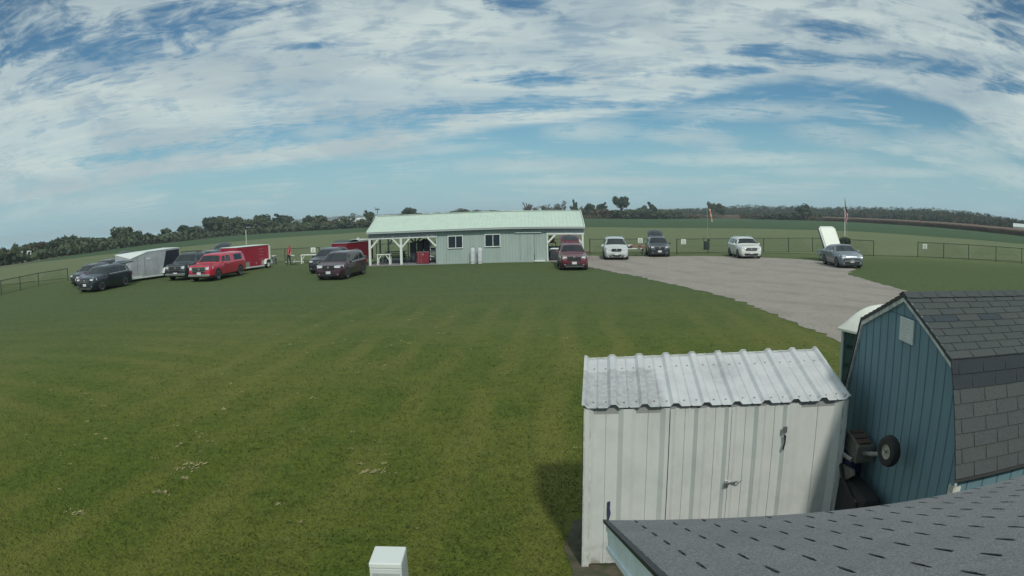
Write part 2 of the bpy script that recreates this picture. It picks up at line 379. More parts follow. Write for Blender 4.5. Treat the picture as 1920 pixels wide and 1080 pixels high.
# ================================================================== NEAR BUILDINGS
def siding_fn(step, lw, c0, c1, horiz=False):
    def f(t, b, tc):
        n = t.noise(t.mapping(tc, (6, 6, .7)), 3.0, 5, .65); n2 = t.noise(tc, .9, 3)
        c = t.mix(t.ss(n, .35, .7), c0, c1); c = t.mix(t.ss(n2, .45, .75, 0, .5), c, tuple(v*.8 for v in c0))
        t.link(c, b.inputs['Base Color'])
    return f
WHITE = mat('white_paint', (.66, .68, .65), rough=.5, var=.08, vscale=5)
TRIM = mat('weathered_white_trim', (.50, .53, .50), rough=.6, var=.3, vscale=7)
def old_metal(t, b, tc):
    n = t.noise(tc, 2.4, 6, .7); n2 = t.noise(t.mapping(tc, (9, 9, 1.2)), 2.0, 5, .7)
    c = t.mix(t.ss(n, .35, .75), (.55, .58, .56), (.47, .50, .485)); c = t.mix(t.ss(n2, .56, .78, 0, .55), c, (.42, .43, .40))
    x, y, z = t.xyz(tc)
    low = t.math('MULTIPLY', t.ss(z, .38, .0), t.ss(t.noise(tc, 9, 5, .7), .42, .62))
    c = t.mix(t.math('MULTIPLY', low, .7), c, (.20, .17, .12))
    t.link(c, b.inputs['Base Color']); b.inputs['Roughness'].default_value = .5
def old_roof(t, b, tc):
    x, y, z = t.xyz(tc)
    n = t.noise(tc, 3.0, 6, .7); sp_ = t.noise(tc, 14, 6, .8)
    c = t.mix(t.ss(n, .35, .7), (.53, .555, .56), (.45, .47, .485))
    # grey weathering grown over the lower left panels and a patch at mid roof
    pl = t.math('MULTIPLY', t.ss(x, 1.62, 1.52), t.ss(y, 7.46, 7.42))
    pm = t.ss(t.vmath('LENGTH', t.comb(t.math('SUBTRACT', x, 2.32), t.math('MULTIPLY', t.math('SUBTRACT', y, 7.3), .8))), .34, .1)
    g_ = t.math('MULTIPLY', t.math('MAXIMUM', pl, t.math('MULTIPLY', pm, .6)), t.ss(sp_, .36, .66, .35, 1.0))
    c = t.mix(t.math('MULTIPLY', g_, .8), c, (.25, .26, .265)); c = t.mix(t.ss(sp_, .62, .8, 0, .35), c, (.3, .3, .3))
    t.link(c, b.inputs['Base Color']); b.inputs['Roughness'].default_value = .55
OLDM = mat('old_white_sheet_metal', (.6, .6, .6), fn=old_metal)
OLDR = mat('old_roof_sheet_metal', (.6, .6, .6), fn=old_roof)
DARK = mat('dark_gap', (.02, .022, .025), rough=.8)
STEEL = mat('galvanised_steel', (.36, .37, .37), rough=.38, metal=.8, var=.25, vscale=20)
RUST = mat('rusty_steel', (.16, .10, .07), rough=.7, var=.4, vscale=30)

# ---- the white sheet metal shed
FL, FR, RLc, RRc = Vector((.72, 6.76, 0)), Vector((3.58, 6.51, 0)), Vector((.845, 7.75, 0)), Vector((3.70, 7.67, 0))
def sh(u, v, z=0.0):   # u along the front, v towards the rear
    p = (FL*(1-u)+FR*u)*(1-v)+(RLc*(1-u)+RRc*u)*v; return Vector((p.x, p.y, z))
def zroof(v): return 1.88+.27*v
def ribline(n_rib, amp, wid, per=10, minor=True):
    """profile offsets along 0..1 for trapezoid ribs"""
    pts = []
    for k in range(n_rib+1):
        c = k/n_rib; h_ = wid/2
        for du, a in ((-h_, 0), (-h_*.45, amp), (h_*.45, amp), (h_, 0)):
            q = c+du
            if 0 <= q <= 1: pts.append((q, a))
            elif a > 0: pts.append((min(1, max(0, q)), a))
        if minor and k < n_rib:
            m_ = c+.5/n_rib
            pts += [(m_-.004, 0), (m_, amp*.28), (m_+.004, 0)]
    return sorted(pts)
def shed():
    t = thing('metal_shed', 'white ribbed sheet metal shed with stained sloping roof and padlocked doors', 'shed')
    nrm = (FR-FL).cross(Vector((0, 0, 1))).normalized()      # towards the camera
    if nrm.y > 0: nrm = -nrm
    def wall(u0, u1, z0, z1, off, n_rib, amp, name, v=0.0, parent=t, sgn=1, roofv=None):
        mb = MB(); pr = ribline(n_rib, amp*1.35, .42/n_rib)
        a = [tuple(sh(u0+(u1-u0)*q, v, z0)+nrm*(off+d)*sgn) for q, d in pr]
        b = [tuple(sh(u0+(u1-u0)*q, v, z1)+nrm*(off+d)*sgn) for q, d in pr]
        mb.grid([a, b]); return mb.obj(name, OLDM, parent)
    # front: four sheets, the middle two are the doors
    wall(.0, .3068, .03, 1.86, 0, 2, .03, 'wall_panel')
    d1 = wall(.3092, .5372, .05, 1.85, .012, 2, .03, 'door')
    d2 = wall(.5388, .7632, .05, 1.85, .012, 2, .03, 'door')
    wall(.7648, 1.0, .03, 1.86, 0, 1, .03, 'wall_panel')
    wall(0, 1, .03, 2.12, 0, 9, .03, 'wall_panel', v=1.0, sgn=-1)
    for u, s_ in ((0.0, -1), (1.0, 1)):
        mb = MB(); side = (FR-FL).normalized()*s_
        rows_a, rows_b = [], []
        for i in range(25):
            v = i/24; o_ = .02 if i % 6 in (0, 1) else 0
            rows_a.append(tuple(sh(u, v, .03)+side*o_)); rows_b.append(tuple(sh(u, v, zroof(v)-.02)+side*o_))
        mb.grid([rows_a, rows_b]); mb.obj('side_wall', OLDM, t)
    # dark interior backing so that gaps between the sheets are dark
    mb = MB(); b4 = [tuple(sh(u, v, .02)) for u, v in ((.01, .02), (.99, .02), (.99, .98), (.01, .98))]; t4 = [tuple(sh(u, v, zroof(v)-.04)) for u, v in ((.01, .02), (.99, .02), (.99, .98), (.01, .98))]
    mb.hexa(b4, t4); mb.obj('frame', mat('shed_inside', (.16, .17, .17), rough=.8), t)
    # roof: ribs run up the slope
    pr = ribline(9, .034, .36/9); rows = []
    for v, dz_ in ((-.05, 0), (.12, .0), (.66, .0), (.661, .006), (1.03, .006)):
        rows.append([tuple(sh(-.012+1.024*q, v, zroof(v)+.012+dz_+d)) for q, d in pr])
    mbr = MB().grid(rows); mbr.m = 1; rr = random.Random(2)       # with screw heads along two rows
    for row in (.05, .76):
        for k in range(9):
            for q in (.27, .68, .95):
                u = (k+q)/9; v = row+rr.uniform(-.01, .01)
                mbr.lathe([(0, .005), (.007, .004), (.010, 0)], 7, T(*sh(u, v, zroof(v)+.018+(.006 if v > .66 else 0))))
    mbr.obj('roof', [OLDR, RUST], t)
    mb = MB()                                                    # ridge flashing at the high side
    mb.grid([[tuple(sh(-.012+1.024*q, 1.0, zroof(1.0)+.024+d)) for q, d in pr], [tuple(sh(-.012+1.024*q, 1.055, zroof(1.03)+.02+d*.9)) for q, d in pr]]); fo = mb.obj('flashing', TRIM, t)
    mb = MB(); mb.grid([[tuple(sh(-.005+1.01*q, -.001, 1.80)) for q, d in pr], [tuple(sh(-.005+1.01*q, -.001, zroof(0)+.010+d)) for q, d in pr]]); mb.obj('eave_closure', mat('closure_grey', (.27, .28, .28), rough=.8), t)
    for u, z1 in ((0, 1.87), (1, 1.87)):              # corner trims
        p = sh(u, 0, 0); MB().box((p.x+(.022 if u == 0 else -.022), p.y-.012, z1/2), (.075, .05, z1)).obj('corner_trim', TRIM, t)
    for u, z0, z1 in ((.308, .05, 1.85), (.538, .05, 1.85), (.764, .05, 1.5)):
        a = sh(u, 0, z0)+nrm*.014; b = sh(u, 0, z1)+nrm*.014; MB().bar(a, b, .0045, .012).obj('door_gap', mat('door_gap', (.13, .14, .14), rough=.8), t)
    # hasp and padlock at the meeting of the doors
    p = sh(.532, 0, .98)+nrm*.066; pl = MB().box((0, 0, 0), (.045, .022, .05), T(*p)).tube([p+Vector((-.014, 0, .02)), p+Vector((-.014, 0, .05)), p+Vector((.014, 0, .05)), p+Vector((.014, 0, .02))], .005, 6).obj('padlock', STEEL, t)
    q = sh(.556, 0, 1.0)+nrm*.062; MB().bar(q-Vector((.05, 0, 0)), q+Vector((.06, -.0, .01)), .02, .01).tube([q+Vector((.05, -.01, 0)), q+Vector((.085, -.02, .012)), q+Vector((.1, -.02, .035))], .006, 6).obj('hasp', STEEL, t)
    p = sh(.748, 0, 1.58)+nrm*.064; MB().box((0, 0, 0), (.045, .012, .065), T(*p)).obj('latch_plate', mat('latch_grey', (.10, .10, .11), rough=.6), t)
    # blue-black scar and small dents where the paint is gone
    mb = MB(); p = sh(.093, 0, .70)+nrm*.012
    out = [(-.016, .10), (.018, .11), (.016, .02), (.026, -.04), (.014, -.09), (.004, -.13), (-.004, -.20), (-.016, -.19), (-.012, -.10), (-.018, -.03)]
    e1 = (FR-FL).normalized(); mb.add([tuple(p+e1*x*1.0+Vector((0, 0, z))) for x, z in out], [tuple(range(len(out)))[::-1]])
    mb.obj('paint_scar', mat('bare_blue_primer', (.03, .045, .09), rough=.6, var=.4, vscale=30), t)
    mb = MB(); mb.add([tuple(sh(.748, 0, 1.46)+nrm*.062+e1*x+Vector((0, 0, z))) for x, z in ((-.012, .07), (.02, .05), (.018, -.03), (.0, -.12), (-.016, -.10), (.0, -.02))], [(0, 1, 2, 3, 4, 5)]); mb.obj('latch_hole', DARK, t)
shed()

# ---- gambrel barn: gable line from its near corner C along heading 7.3 degrees, ridge along 97.3
GD = 5.64; gC = Vector((.648*GD, .7615*GD, 0)); gu = Vector((sin(radians(7.3)), cos(radians(7.3)), 0)); gr = Vector((cos(radians(7.3)), -sin(radians(7.3)), 0))
def gb(s_, r_, z): p = gC+gu*s_+gr*r_; return Vector((p.x, p.y, z))     # s along the gable, r along the ridge
BW = .544*GD; ZE, ZK, ZA = 1.80, 2.665, 3.085; KS = .067*GD
def shingle_mats():
    def f(c0, c1):
        def g_(t, b, tc):
            gr_ = t.noise(tc, 90, 3, .8); n = t.noise(tc, 2.2, 4, .6)
            c = t.mix(t.ss(gr_, .3, .7), tuple(v*.7 for v in c0), tuple(v*1.25 for v in c0)); c = t.mix(t.ss(n, .4, .7, 0, .6), c, c1)
            t.link(c, b.inputs['Base Color']); bn = t.node('ShaderNodeBump'); bn.inputs['Strength'].default_value = .5; bn.inputs['Distance'].default_value = .004
            t.link(gr_, bn.inputs['Height']); t.link(bn.outputs[0], b.inputs['Normal'])
        return g_
    return [mat('shingle_grey', (.1, .1, .1), rough=.92, spec=.25, fn=f((.068, .078, .080), (.058, .070, .068))),
            mat('shingle_brown_grey', (.1, .1, .1), rough=.92, spec=.25, fn=f((.072, .082, .081), (.062, .072, .070))),
            mat('shingle_slate', (.1, .1, .1), rough=.92, spec=.25, fn=f((.045, .060, .072), (.04, .053, .064))),
            mat('shingle_dark', (.1, .1, .1), rough=.92, spec=.25, fn=f((.036, .044, .052), (.03, .038, .046)))]
SH = shingle_mats()
def tab_slope(name, P0, ex, eup, Lx, Lu, course, tab, parent, seed, pick, gap=.012, half=None, mats=None, step=.009):
    """overlapping three-tab shingles on a slope: P0 lower corner, ex along the eave, eup up the slope"""
    n = ex.cross(eup).normalized()
    if n.z < 0: n = -n
    mb = MB(); rr = random.Random(seed); nc = int(math.ceil(Lu/course))
    for i in range(nc):
        u0 = i*course; u1 = min(Lu, u0+course+.02); off = (i % 2)*tab/2+ (half or 0); x = -off
        while x < Lx:
            xa, xb = max(0, x+gap/2), min(Lx, x+tab-gap/2)
            if xb-xa > .01:
                mb.m = pick(i, (xa+xb)/2, rr); j = rr.uniform(-.0015, .0015)
                a = P0+ex*xa+eup*(u0+j)+n*(step+rr.uniform(0, .002)); b = P0+ex*xb+eup*(u0+j)+n*(step+rr.uniform(0, .002)); c = P0+ex*xb+eup*u1+n*.001; d = P0+ex*xa+eup*u1+n*.001
                mb.add([a, b, c, d, a-n*step, b-n*step, c-n*.001, d-n*.001], [(0, 1, 2, 3), (4, 5, 1, 0), (5, 6, 2, 1), (7, 4, 0, 3)])
            x += tab
    return mb.obj(name, mats or SH, parent)
def barn():
    t = thing('gambrel_barn', 'teal wooden barn shed with gambrel shingle roof and white gable vent', 'barn', tuple(gC))
    off = -gC
    loc = lambda p: p+off
    TEAL = mat('teal_siding', (.1, .2, .24), rough=.75, fn=siding_fn(0, 0, (.128, .228, .268), (.112, .205, .242)))
    GRV = mat('teal_groove', (.055, .110, .140), rough=.8)
    LB = 6.0
    def gz(s_):   # height of the gable outline
        if s_ < KS: return ZE-.0+(ZK-ZE)*s_/KS if s_ > 0 else ZE
        if s_ > BW-KS: return ZE+(ZK-ZE)*(BW-s_)/KS
        m_ = BW/2; return ZK+(ZA-ZK)*(1-abs(s_-m_)/(m_-KS))
    for r_, nm in ((0.0, 'gable_wall'), (LB, 'gable_wall')):
        mb = MB(); ss_ = [0, KS, BW/2, BW-KS, BW]; sg = 1 if r_ == 0 else -1
        poly = [loc(gb(0, r_, 0))]+[loc(gb(s_, r_, gz(s_)-.03)) for s_ in ss_]+[loc(gb(BW, r_, 0))]
        mb.add(poly+[p+gr*.05*sg for p in poly], [tuple(range(7)), tuple(range(13, 6, -1))]+[(i, (i+1) % 7, 7+(i+1) % 7, 7+i) for i in range(7)])
        mb.obj(nm, TEAL, t)
    mb = MB(); s_ = .135
    while s_ < BW:
        a = loc(gb(s_, -.0035, .0)); b = loc(gb(s_, -.0035, gz(s_)-.04)); e = gu*.0055
        mb.add([a-e, a+e, b+e, b-e], [(0, 1, 2, 3)]); s_ += .2032
    z = 2.86; mb.add([loc(gb(BW/2-.62, -.004, z-.004)), loc(gb(BW/2+.62, -.004, z-.004)), loc(gb(BW/2+.62, -.004, z+.004)), loc(gb(BW/2-.62, -.004, z+.004))], [(0, 1, 2, 3)])
    mb.obj('siding_grooves', GRV, t)
    for s0 in (0, BW):       # long side walls, grooved
        mb = MB(); sg = -1 if s0 == 0 else 1
        mb.add([loc(gb(s0, 0, 0)), loc(gb(s0, LB, 0)), loc(gb(s0, LB, ZE)), loc(gb(s0, 0, ZE)), loc(gb(s0-sg*.05, 0, 0)), loc(gb(s0-sg*.05, LB, 0)), loc(gb(s0-sg*.05, LB, ZE)), loc(gb(s0-sg*.05, 0, ZE))], [(0, 1, 2, 3), (7, 6, 5, 4), (3, 2, 6, 7)])
        o = mb.obj('side_wall', TEAL, t)
        mb = MB(); r_ = .15
        while r_ < LB:
            a = loc(gb(s0+sg*.004, r_, 0)); b = loc(gb(s0+sg*.004, r_, ZE)); e = gr*.0055; mb.add([a-e, a+e, b+e, b-e], [(0, 1, 2, 3)]); r_ += .2032
        mb.obj('siding_grooves', GRV, o)
    # roof shells and their shingles
    def pk_low(i, x, rr): return 3 if i >= 6 else rr.choice((0, 0, 1, 0))
    def pk_up(i, x, rr):
        if i in (1, 2) and x > 1.0+.4*i and x < 2.2+.3*i: return 2
        if i == 5 and (x < .5 or x > 2.0): return 2
        if i == 6 and 1.9 < x < 3.2: return 2
        return rr.choice((0, 1, 1, 0, 0, 2) if rr.random() < .3 else (0, 1, 0))
    ro = -.045
    pE0, pK0, pA = loc(gb(-.05, ro, ZE-.07)), loc(gb(KS-.0, ro, ZK)), loc(gb(BW/2, ro, ZA))
    eup = (pK0-pE0); L1 = eup.length; eup.normalize(); eup2 = (pA-pK0); L2 = eup2.length; eup2.normalize()
    for mir in (0, 1):
        def mr(p):
            if not mir: return p
            q = p-gC*0; s_ = (p-off*0).dot(gu); return p+gu*(BW-2*s_)
        a, b, c = mr(pE0), mr(pK0), mr(pA); Lr = LB+.14
        mb = MB(); n = Vector((0, 0, .03))
        for p, q in ((a, b), (b, c)):
            mb.hexa([p-n, p+gr*Lr-n, q+gr*Lr-n, q-n], [p, p+gr*Lr, q+gr*Lr, q])
        rf = mb.obj('roof', mat('roof_deck', (.05, .05, .05), rough=.9), t)
        u1 = (b-a).normalized(); u2 = (c-b).normalized()
        tab_slope('shingles', a, gr, u1, Lr, L1, .128, .305, rf, 5+mir, lambda i, x, rr: 3 if i >= int(L1/.128)-2 else rr.choice((0, 0, 1, 0)), half=.08)
        tab_slope('shingles', b, gr, u2, Lr, L2, .128, .305, rf, 9+mir, pk_up, half=.03)
    mb = MB(); k = 0.0
    while k < LB:          # ridge caps
        p = loc(gb(BW/2, ro+k, ZA+.022)); 
        for sg in (-1, 1): mb.add([p, p+gr*.21+Vector((0, 0, -.004)), p+gr*.21+gu*.12*sg-Vector((0, 0, .052)), p+gu*.12*sg-Vector((0, 0, .046))], [(0, 1, 2, 3)])
        k += .2
    mb.obj('ridge_cap', [SH[0]], t)
    # white rake trim along the gable edge
    mb = MB()
    pts = [gb(-.04, 0, ZE-.075), gb(KS, 0, ZK-.015), gb(BW/2, 0, ZA-.012), gb(BW-KS, 0, ZK-.015), gb(BW+.04, 0, ZE-.075)]
    for p, q in zip(pts, pts[1:]):
        p, q = loc(p)-gr*.03, loc(q)-gr*.03; d = Vector((0, 0, -.065))
        mb.hexa([p+d, p+d+gr*.028, q+d+gr*.028, q+d], [p, p+gr*.028, q+gr*.028, q])
    mb.obj('rake_trim', TRIM, t)
    mb = MB()
    for p, q in zip(pts, pts[1:]):
        p, q = loc(p)-gr*.042+Vector((0, 0, .002)), loc(q)-gr*.042+Vector((0, 0, .002)); d = Vector((0, 0, .016)); mb.hexa([p, p+gr*.02, q+gr*.02, q], [p+d, p+gr*.02+d, q+gr*.02+d, q+d])
    mb.obj('drip_edge', mat('drip_edge', (.12, .14, .16), rough=.5), t)
    mb = MB(); s_ = .03
    for s0 in (0.0,):
        mb.box((0, 0, ZE/2-.06), (.02, .09, ZE-.2), T(*(loc(gb(.04, -.014, 0)))) @ RZ(-radians(7.3)))
        mb.box((0, 0, ZE/2-.06), (.09, .02, ZE-.2), T(*(loc(gb(-.014, .02, 0)))) @ RZ(-radians(7.3)))
    mb.obj('corner_board', mat('corner_board', (.52, .54, .47), rough=.6, var=.25, vscale=8), t)
    # gable vent: flat white louvred panel
    vs = [(5.93-.0, 2.80), (5.54, 2.72)]
    fr = MB(); c0 = (.909*0+ (5.73-gC.y)/cos(radians(7.3))); zc = 2.735
    fr.box((0, 0, 0), (.022, .335, .235), T(*loc(gb(c0, -.014, zc))) @ RZ(-radians(7.3)))
    v = fr.obj('gable_vent', mat('vent_white', (.58, .62, .60), rough=.5, var=.1, vscale=14), t, bevel=.004)
    mb = MB()
    for k in range(9): mb.box((0, 0, 0), (.004, .3, .003), T(*loc(gb(c0, -.0265, zc-.10+k*.025))) @ RZ(-radians(7.3)))
    mb.obj('louvres', mat('louvre_shadow', (.4, .43, .42)), v)
barn()

# ---- the shed roof the camera looks over
def own_roof():
    A0 = Vector((.415, 2.815, 2.475)); az_e = 97.0; slope = radians(20.2)
    t = thing('shingled_outbuilding', 'low grey shingle roof with white fascia along its left rake, nearest the camera', 'outbuilding', (A0.x, A0.y, 0))
    O = Vector((A0.x, A0.y, 0)); P = A0-O
    ex = Vector((sin(radians(az_e)), cos(radians(az_e)), 0)); hd = Vector((sin(radians(182.2)), cos(radians(182.2)), 0)); up = hd*cos(slope)+Vector((0, 0, sin(slope)))
    Lx, Lu = 5.4, 3.1
    mb = MB(); n = ex.cross(up).normalized(); n = n if n.z > 0 else -n
    b4 = [P-n*.04, P+ex*Lx-n*.04, P+ex*Lx+up*Lu-n*.04, P+up*Lu-n*.04]; mb.hexa(b4, [p+n*.04 for p in b4])
    q = P+up*Lu; dn = hd*cos(slope)-Vector((0, 0, sin(slope))); b4 = [q-n*.04, q+ex*Lx-n*.04, q+ex*Lx+dn*Lu-n*.04, q+dn*Lu-n*.04]; mb.hexa(b4, [p+n*.04 for p in b4])
    def roofg(t_, b, tc):
        gr_ = t_.noise(tc, 130, 4, .85); n_ = t_.noise(tc, 2.0, 5, .65); n3 = t_.noise(tc, 22, 4, .7)
        c = t_.mix(t_.ss(gr_, .32, .68), (.105, .11, .12), (.32, .325, .34)); c = t_.mix(t_.ss(n_, .4, .7, 0, .5), c, (.15, .165, .155)); c = t_.mix(t_.ss(n3, .52, .7, 0, .4), c, (.11, .115, .115))
        t_.link(c, b.inputs['Base Color']); bn = t_.node('ShaderNodeBump'); bn.inputs['Strength'].default_value = .8; bn.inputs['Distance'].default_value = .006
        t_.link(gr_, bn.inputs['Height']); t_.link(bn.outputs[0], b.inputs['Normal'])
    RG = mat('granule_shingle', (.15, .15, .15), rough=.9, spec=.3, fn=roofg)
    rf = mb.obj('roof', RG, t)
    # full shingle courses with only the cut-outs open: strips with slots
    mb = MB(); c_, tb = .127, .305; nc = int(Lu/c_); rr = random.Random(3)
    for i in range(nc):
        u0, u1 = i*c_, (i+1)*c_+.004; x = -(i % 2)*tb/2+.115
        xs = [0]
        while x < Lx:
            if x > .01: xs += [x-.005, x+.005]
            x += tb
        xs.append(Lx)
        for k in range(0, len(xs)-1, 2):
            j = rr.uniform(-.001, .001); a = P+ex*xs[k]+up*(u0+j)+n*.0055; b = P+ex*xs[k+1]+up*(u0+j)+n*.0055; c2 = P+ex*xs[k+1]+up*u1+n*.0022; d2 = P+ex*xs[k]+up*u1+n*.0022
            mb.add([a, b, c2, d2, a-n*.005, b-n*.005], [(0, 1, 2, 3), (4, 5, 1, 0)])
        
    mb.m = 1
    for i in range(nc):
        u0 = i*c_; x = -(i % 2)*tb/2+.115
        while x < Lx:
            if x > .01:
                a = P+ex*(x-.0045)+up*(u0+.004)+n*.0062; ln = rr.uniform(.06, .115); mb.add([a, a+ex*.0085, a+ex*.0085+up*ln, a+up*ln], [(0, 1, 2, 3)])
            x += tb
    mb.obj('shingles', [RG, mat('tab_slot', (.018, .022, .028), rough=.9)], rf)
    # ribbed fascia under the rake and dark drip edge
    dz = Vector((0, 0, -1)); mb = MB()
    for k, (a, b, o_) in enumerate(((.012, .05, .012), (.052, .088, .004), (.09, .128, .0), (.128, .15, .008))):
        p, q = P-ex*o_+dz*a, P+up*Lu-ex*o_+dz*a; e = dz*(b-a); mb.hexa([p+e, p+e+ex*.02, q+e+ex*.02, q+e], [p, p+ex*.02, q+ex*.02, q])
    mb.obj('fascia', mat('fascia_vinyl', (.80, .88, .94), rough=.45, var=.08, vscale=6), t)
    MB().bar(P-ex*.016+n*.002, P+up*Lu-ex*.016+n*.002, .02, .014).obj('drip_edge', mat('dark_drip_edge', (.02, .025, .03), rough=.6), t)
    # eave fascia and walls
    mb = MB(); b4 = [P+dz*.14, P+ex*Lx+dz*.14, P+ex*Lx+dz*.14+hd*.02, P+dz*.14+hd*.02]; mb.hexa(b4, [p-dz*.12 for p in b4]); mb.obj('eave_fascia', WHITE, t)
    mb = MB(); i0 = P+ex*.16+hd*.2; Lw = 5.1; dd = 5.3
    for a, b in ((i0, i0+ex*Lw), (i0, i0+hd*dd), (i0+ex*Lw, i0+ex*Lw+hd*dd), (i0+hd*dd, i0+hd*dd+ex*Lw)):
        a = Vector((a.x, a.y, 0)); b = Vector((b.x, b.y, 0)); mb.bar(Vector((a.x, a.y, 1.2)), Vector((b.x, b.y, 1.2)), .08, 2.4)
    mb.obj('wall', mat('outbuilding_siding', (.30, .34, .34), rough=.6), t)
own_roof()

# ---- white utility box in the lawn
def ubox():
    t = thing('utility_box', 'small white metal utility box standing alone in the lawn', 'utility box', (-1.12, 5.24, 0), radians(.5))
    G = mat('box_enamel', (.56, .60, .60), rough=.45, var=.06, vscale=9); GP = mat('box_front_shade', (.36, .40, .39), rough=.5, var=.12, vscale=5)
    MB().box((0, 0, .47), (.28, .325, .94)).obj('body', G, t, bevel=.006)
    MB().box((0, 0, .968), (.285, .33, .055)).obj('lid', mat('box_lid', (.64, .69, .67), rough=.4), t, bevel=.012)
    MB().box((0, -.166, .46), (.235, .012, .88)).obj('door', GP, t, bevel=.004)  # grey panel added as a door, its tone stands for the shaded front
    MB().box((.09, -.178, .5), (.015, .012, .08)).obj('handle', STEEL, t)
    MB().box((0, 0, .012), (.4, .44, .03)).obj('base_pad', mat('concrete', (.33, .32, .30), rough=.9, var=.2), t)
ubox()

# ---- portable toilet behind the barn
def toilet():
    t = thing('portable_toilet', 'dark green portable toilet with white domed roof behind the barn', 'portable toilet', (5.28, 9.86, 0), -radians(165.5-90))
    # local +x runs along the visible side towards the barn, +y away from the camera's left
    G = mat('toilet_green', (.022, .065, .062), rough=.45, var=.15, vscale=3); Wd = mat('toilet_white', (.80, .81, .72), rough=.45, var=.05)
    MB().box((.56, .55, 1.02), (1.1, 1.1, 2.0)).obj('cabin', G, t, bevel=.02)
    for y in (0, .55*0): 
        mb = MB()
        for k in range(6): mb.box((.56, -.006, .25+k*.3), (.96, .012, .05))
        for k in range(6): mb.box((.003, .55, .25+k*.3), (.012, .96, .05))
        mb.obj('side_ribs', G, t)
    MB().box((0, 0, 1.02), (.05, .05, 2.03)).obj('corner_post', mat('toilet_grey', (.42, .48, .47), rough=.5), t)
    n = 12; rows = []
    for i in range(n+1):
        v = -1+2*i/n; row = []
        for k in range(n+1):
            u = -1+2*k/n; row.append((.56+.63*u, .55+.63*v, 2.03+.40*((1-abs(u)**3.2)*(1-abs(v)**3.2))**.75))
        rows.append(row)
    mb = MB().grid(rows)
    mb.obj('dome_roof', Wd, t, smooth=True)
    MB().box((.56, .55, 2.015), (1.26, 1.26, .05)).obj('roof_rim', Wd, t, bevel=.01)
toilet()

# ---- the machine parked upright between shed and barn
def tiller():
    t = thing('garden_tractor', 'dark machine with grey engine box and one white hubbed wheel wedged between shed and barn', 'garden machine', tuple(gC))
    loc = lambda s_, r_, z: gb(s_, r_, z)-gC
    BLK = mat('machine_shade_black', (.012, .013, .014), rough=.8, var=.3); RUB = mat('rubber', (.018, .02, .022), rough=.75, var=.2, vscale=20, bump=.3, bscale=60)
    GRY = mat('engine_grey', (.10, .10, .085), rough=.6, var=.2, vscale=10); PUR = mat('cowl_violet', (.022, .018, .07), rough=.5)
    # wheel, its face turned out from the barn wall
    Mw = T(*loc(1.10, -.25, 1.63)) @ RZ(-radians(7.3-14)) @ RY(-pi/2)
    wh = MB().lathe([(.075, -.03), (.075, .045), (.11, .055), (.142, .045), (.155, .02), (.157, -.02), (.145, -.045), (.11, -.055), (.075, -.045)], 28, Mw, close=True).obj('wheel', RUB, t, smooth=True)
    MB().lathe([(.0, .03), (.022, .03), (.03, .018), (.06, .02), (.077, .042), (.077, -.04), (0, -.04)], 24, Mw).obj('rim', mat('wheel_rim_cream', (.42, .42, .33), rough=.5, var=.2, vscale=20), wh, smooth=True)
    MB().lathe([(0, .07), (.014, .07), (.018, .03)], 10, Mw).obj('hub_cap', STEEL, wh, smooth=True)
    MB().tube([loc(1.10, -.22, 1.63), loc(1.12, -.14, 1.60), loc(1.65, -.16, 1.40), loc(2.25, -.2, 1.22)], [.02, .022, .026, .028], 9).obj('axle', STEEL, t)
    MB().box((0, 0, 0), (.24, .46, .2), T(*loc(2.12, -.16, 1.34)) @ RZ(-radians(7.3)) @ RX(.16), taper=.88).obj('engine_box', GRY, t, bevel=.015)
    mb = MB()
    for k in range(3): mb.box((0, 0, 0), (.15, .07, .012), T(*loc(1.97+k*.13, -.16, 1.452-.018*(k-1)*-1)) @ RZ(-radians(7.3)) @ RX(.16))
    mb.obj('vent', mat('vent_rust', (.07, .045, .035), rough=.8), t)
    Md = T(*loc(2.33, -.30, 1.05)) @ RZ(-radians(7.3-22)) @ RY(-pi/2)
    MB().lathe([(0, .05), (.18, .05), (.25, .03), (.28, -.04), (.27, -.12), (0, -.12)], 30, Md).obj('fan_cowl', PUR, t, smooth=True)
    MB().prism([(0, 0), (.32, .05), (.36, .0), (.2, -.1), (.05, -.22), (-.02, -.2)], .03, T(*loc(2.15, -.30, 1.12)) @ RZ(-radians(7.3)) @ RZ(-pi/2) @ RX(pi/2)).obj('guard_plate', GRY, t)
    mb = MB(); mb.box((0, 0, .5), (.30, 1.35, 1.0), T(*loc(1.9, -.22, 0)) @ RZ(-radians(7.3)), taper=.8); mb.obj('body', BLK, t, bevel=.05)  # near-black body: deep shade between the sheds put into its colour
    MB().tube([loc(2.2, -.35, 1.15), loc(2.0, -.36, 1.0), loc(1.5, -.37, .9), loc(1.3, -.34, .6)], .022, 8).obj('handle_bar', BLK, t)
    MB().tube([loc(2.5, -.33, 1.2), loc(2.1, -.33, 1.24), loc(1.95, -.3, 1.24)], .025, 8).obj('exhaust', STEEL, t)
    MB().box((0, 0, 0), (.10, .22, .02), T(*loc(1.62, -.30, .92)) @ RZ(-.4)).obj('pedal', GRY, t)
tiller()

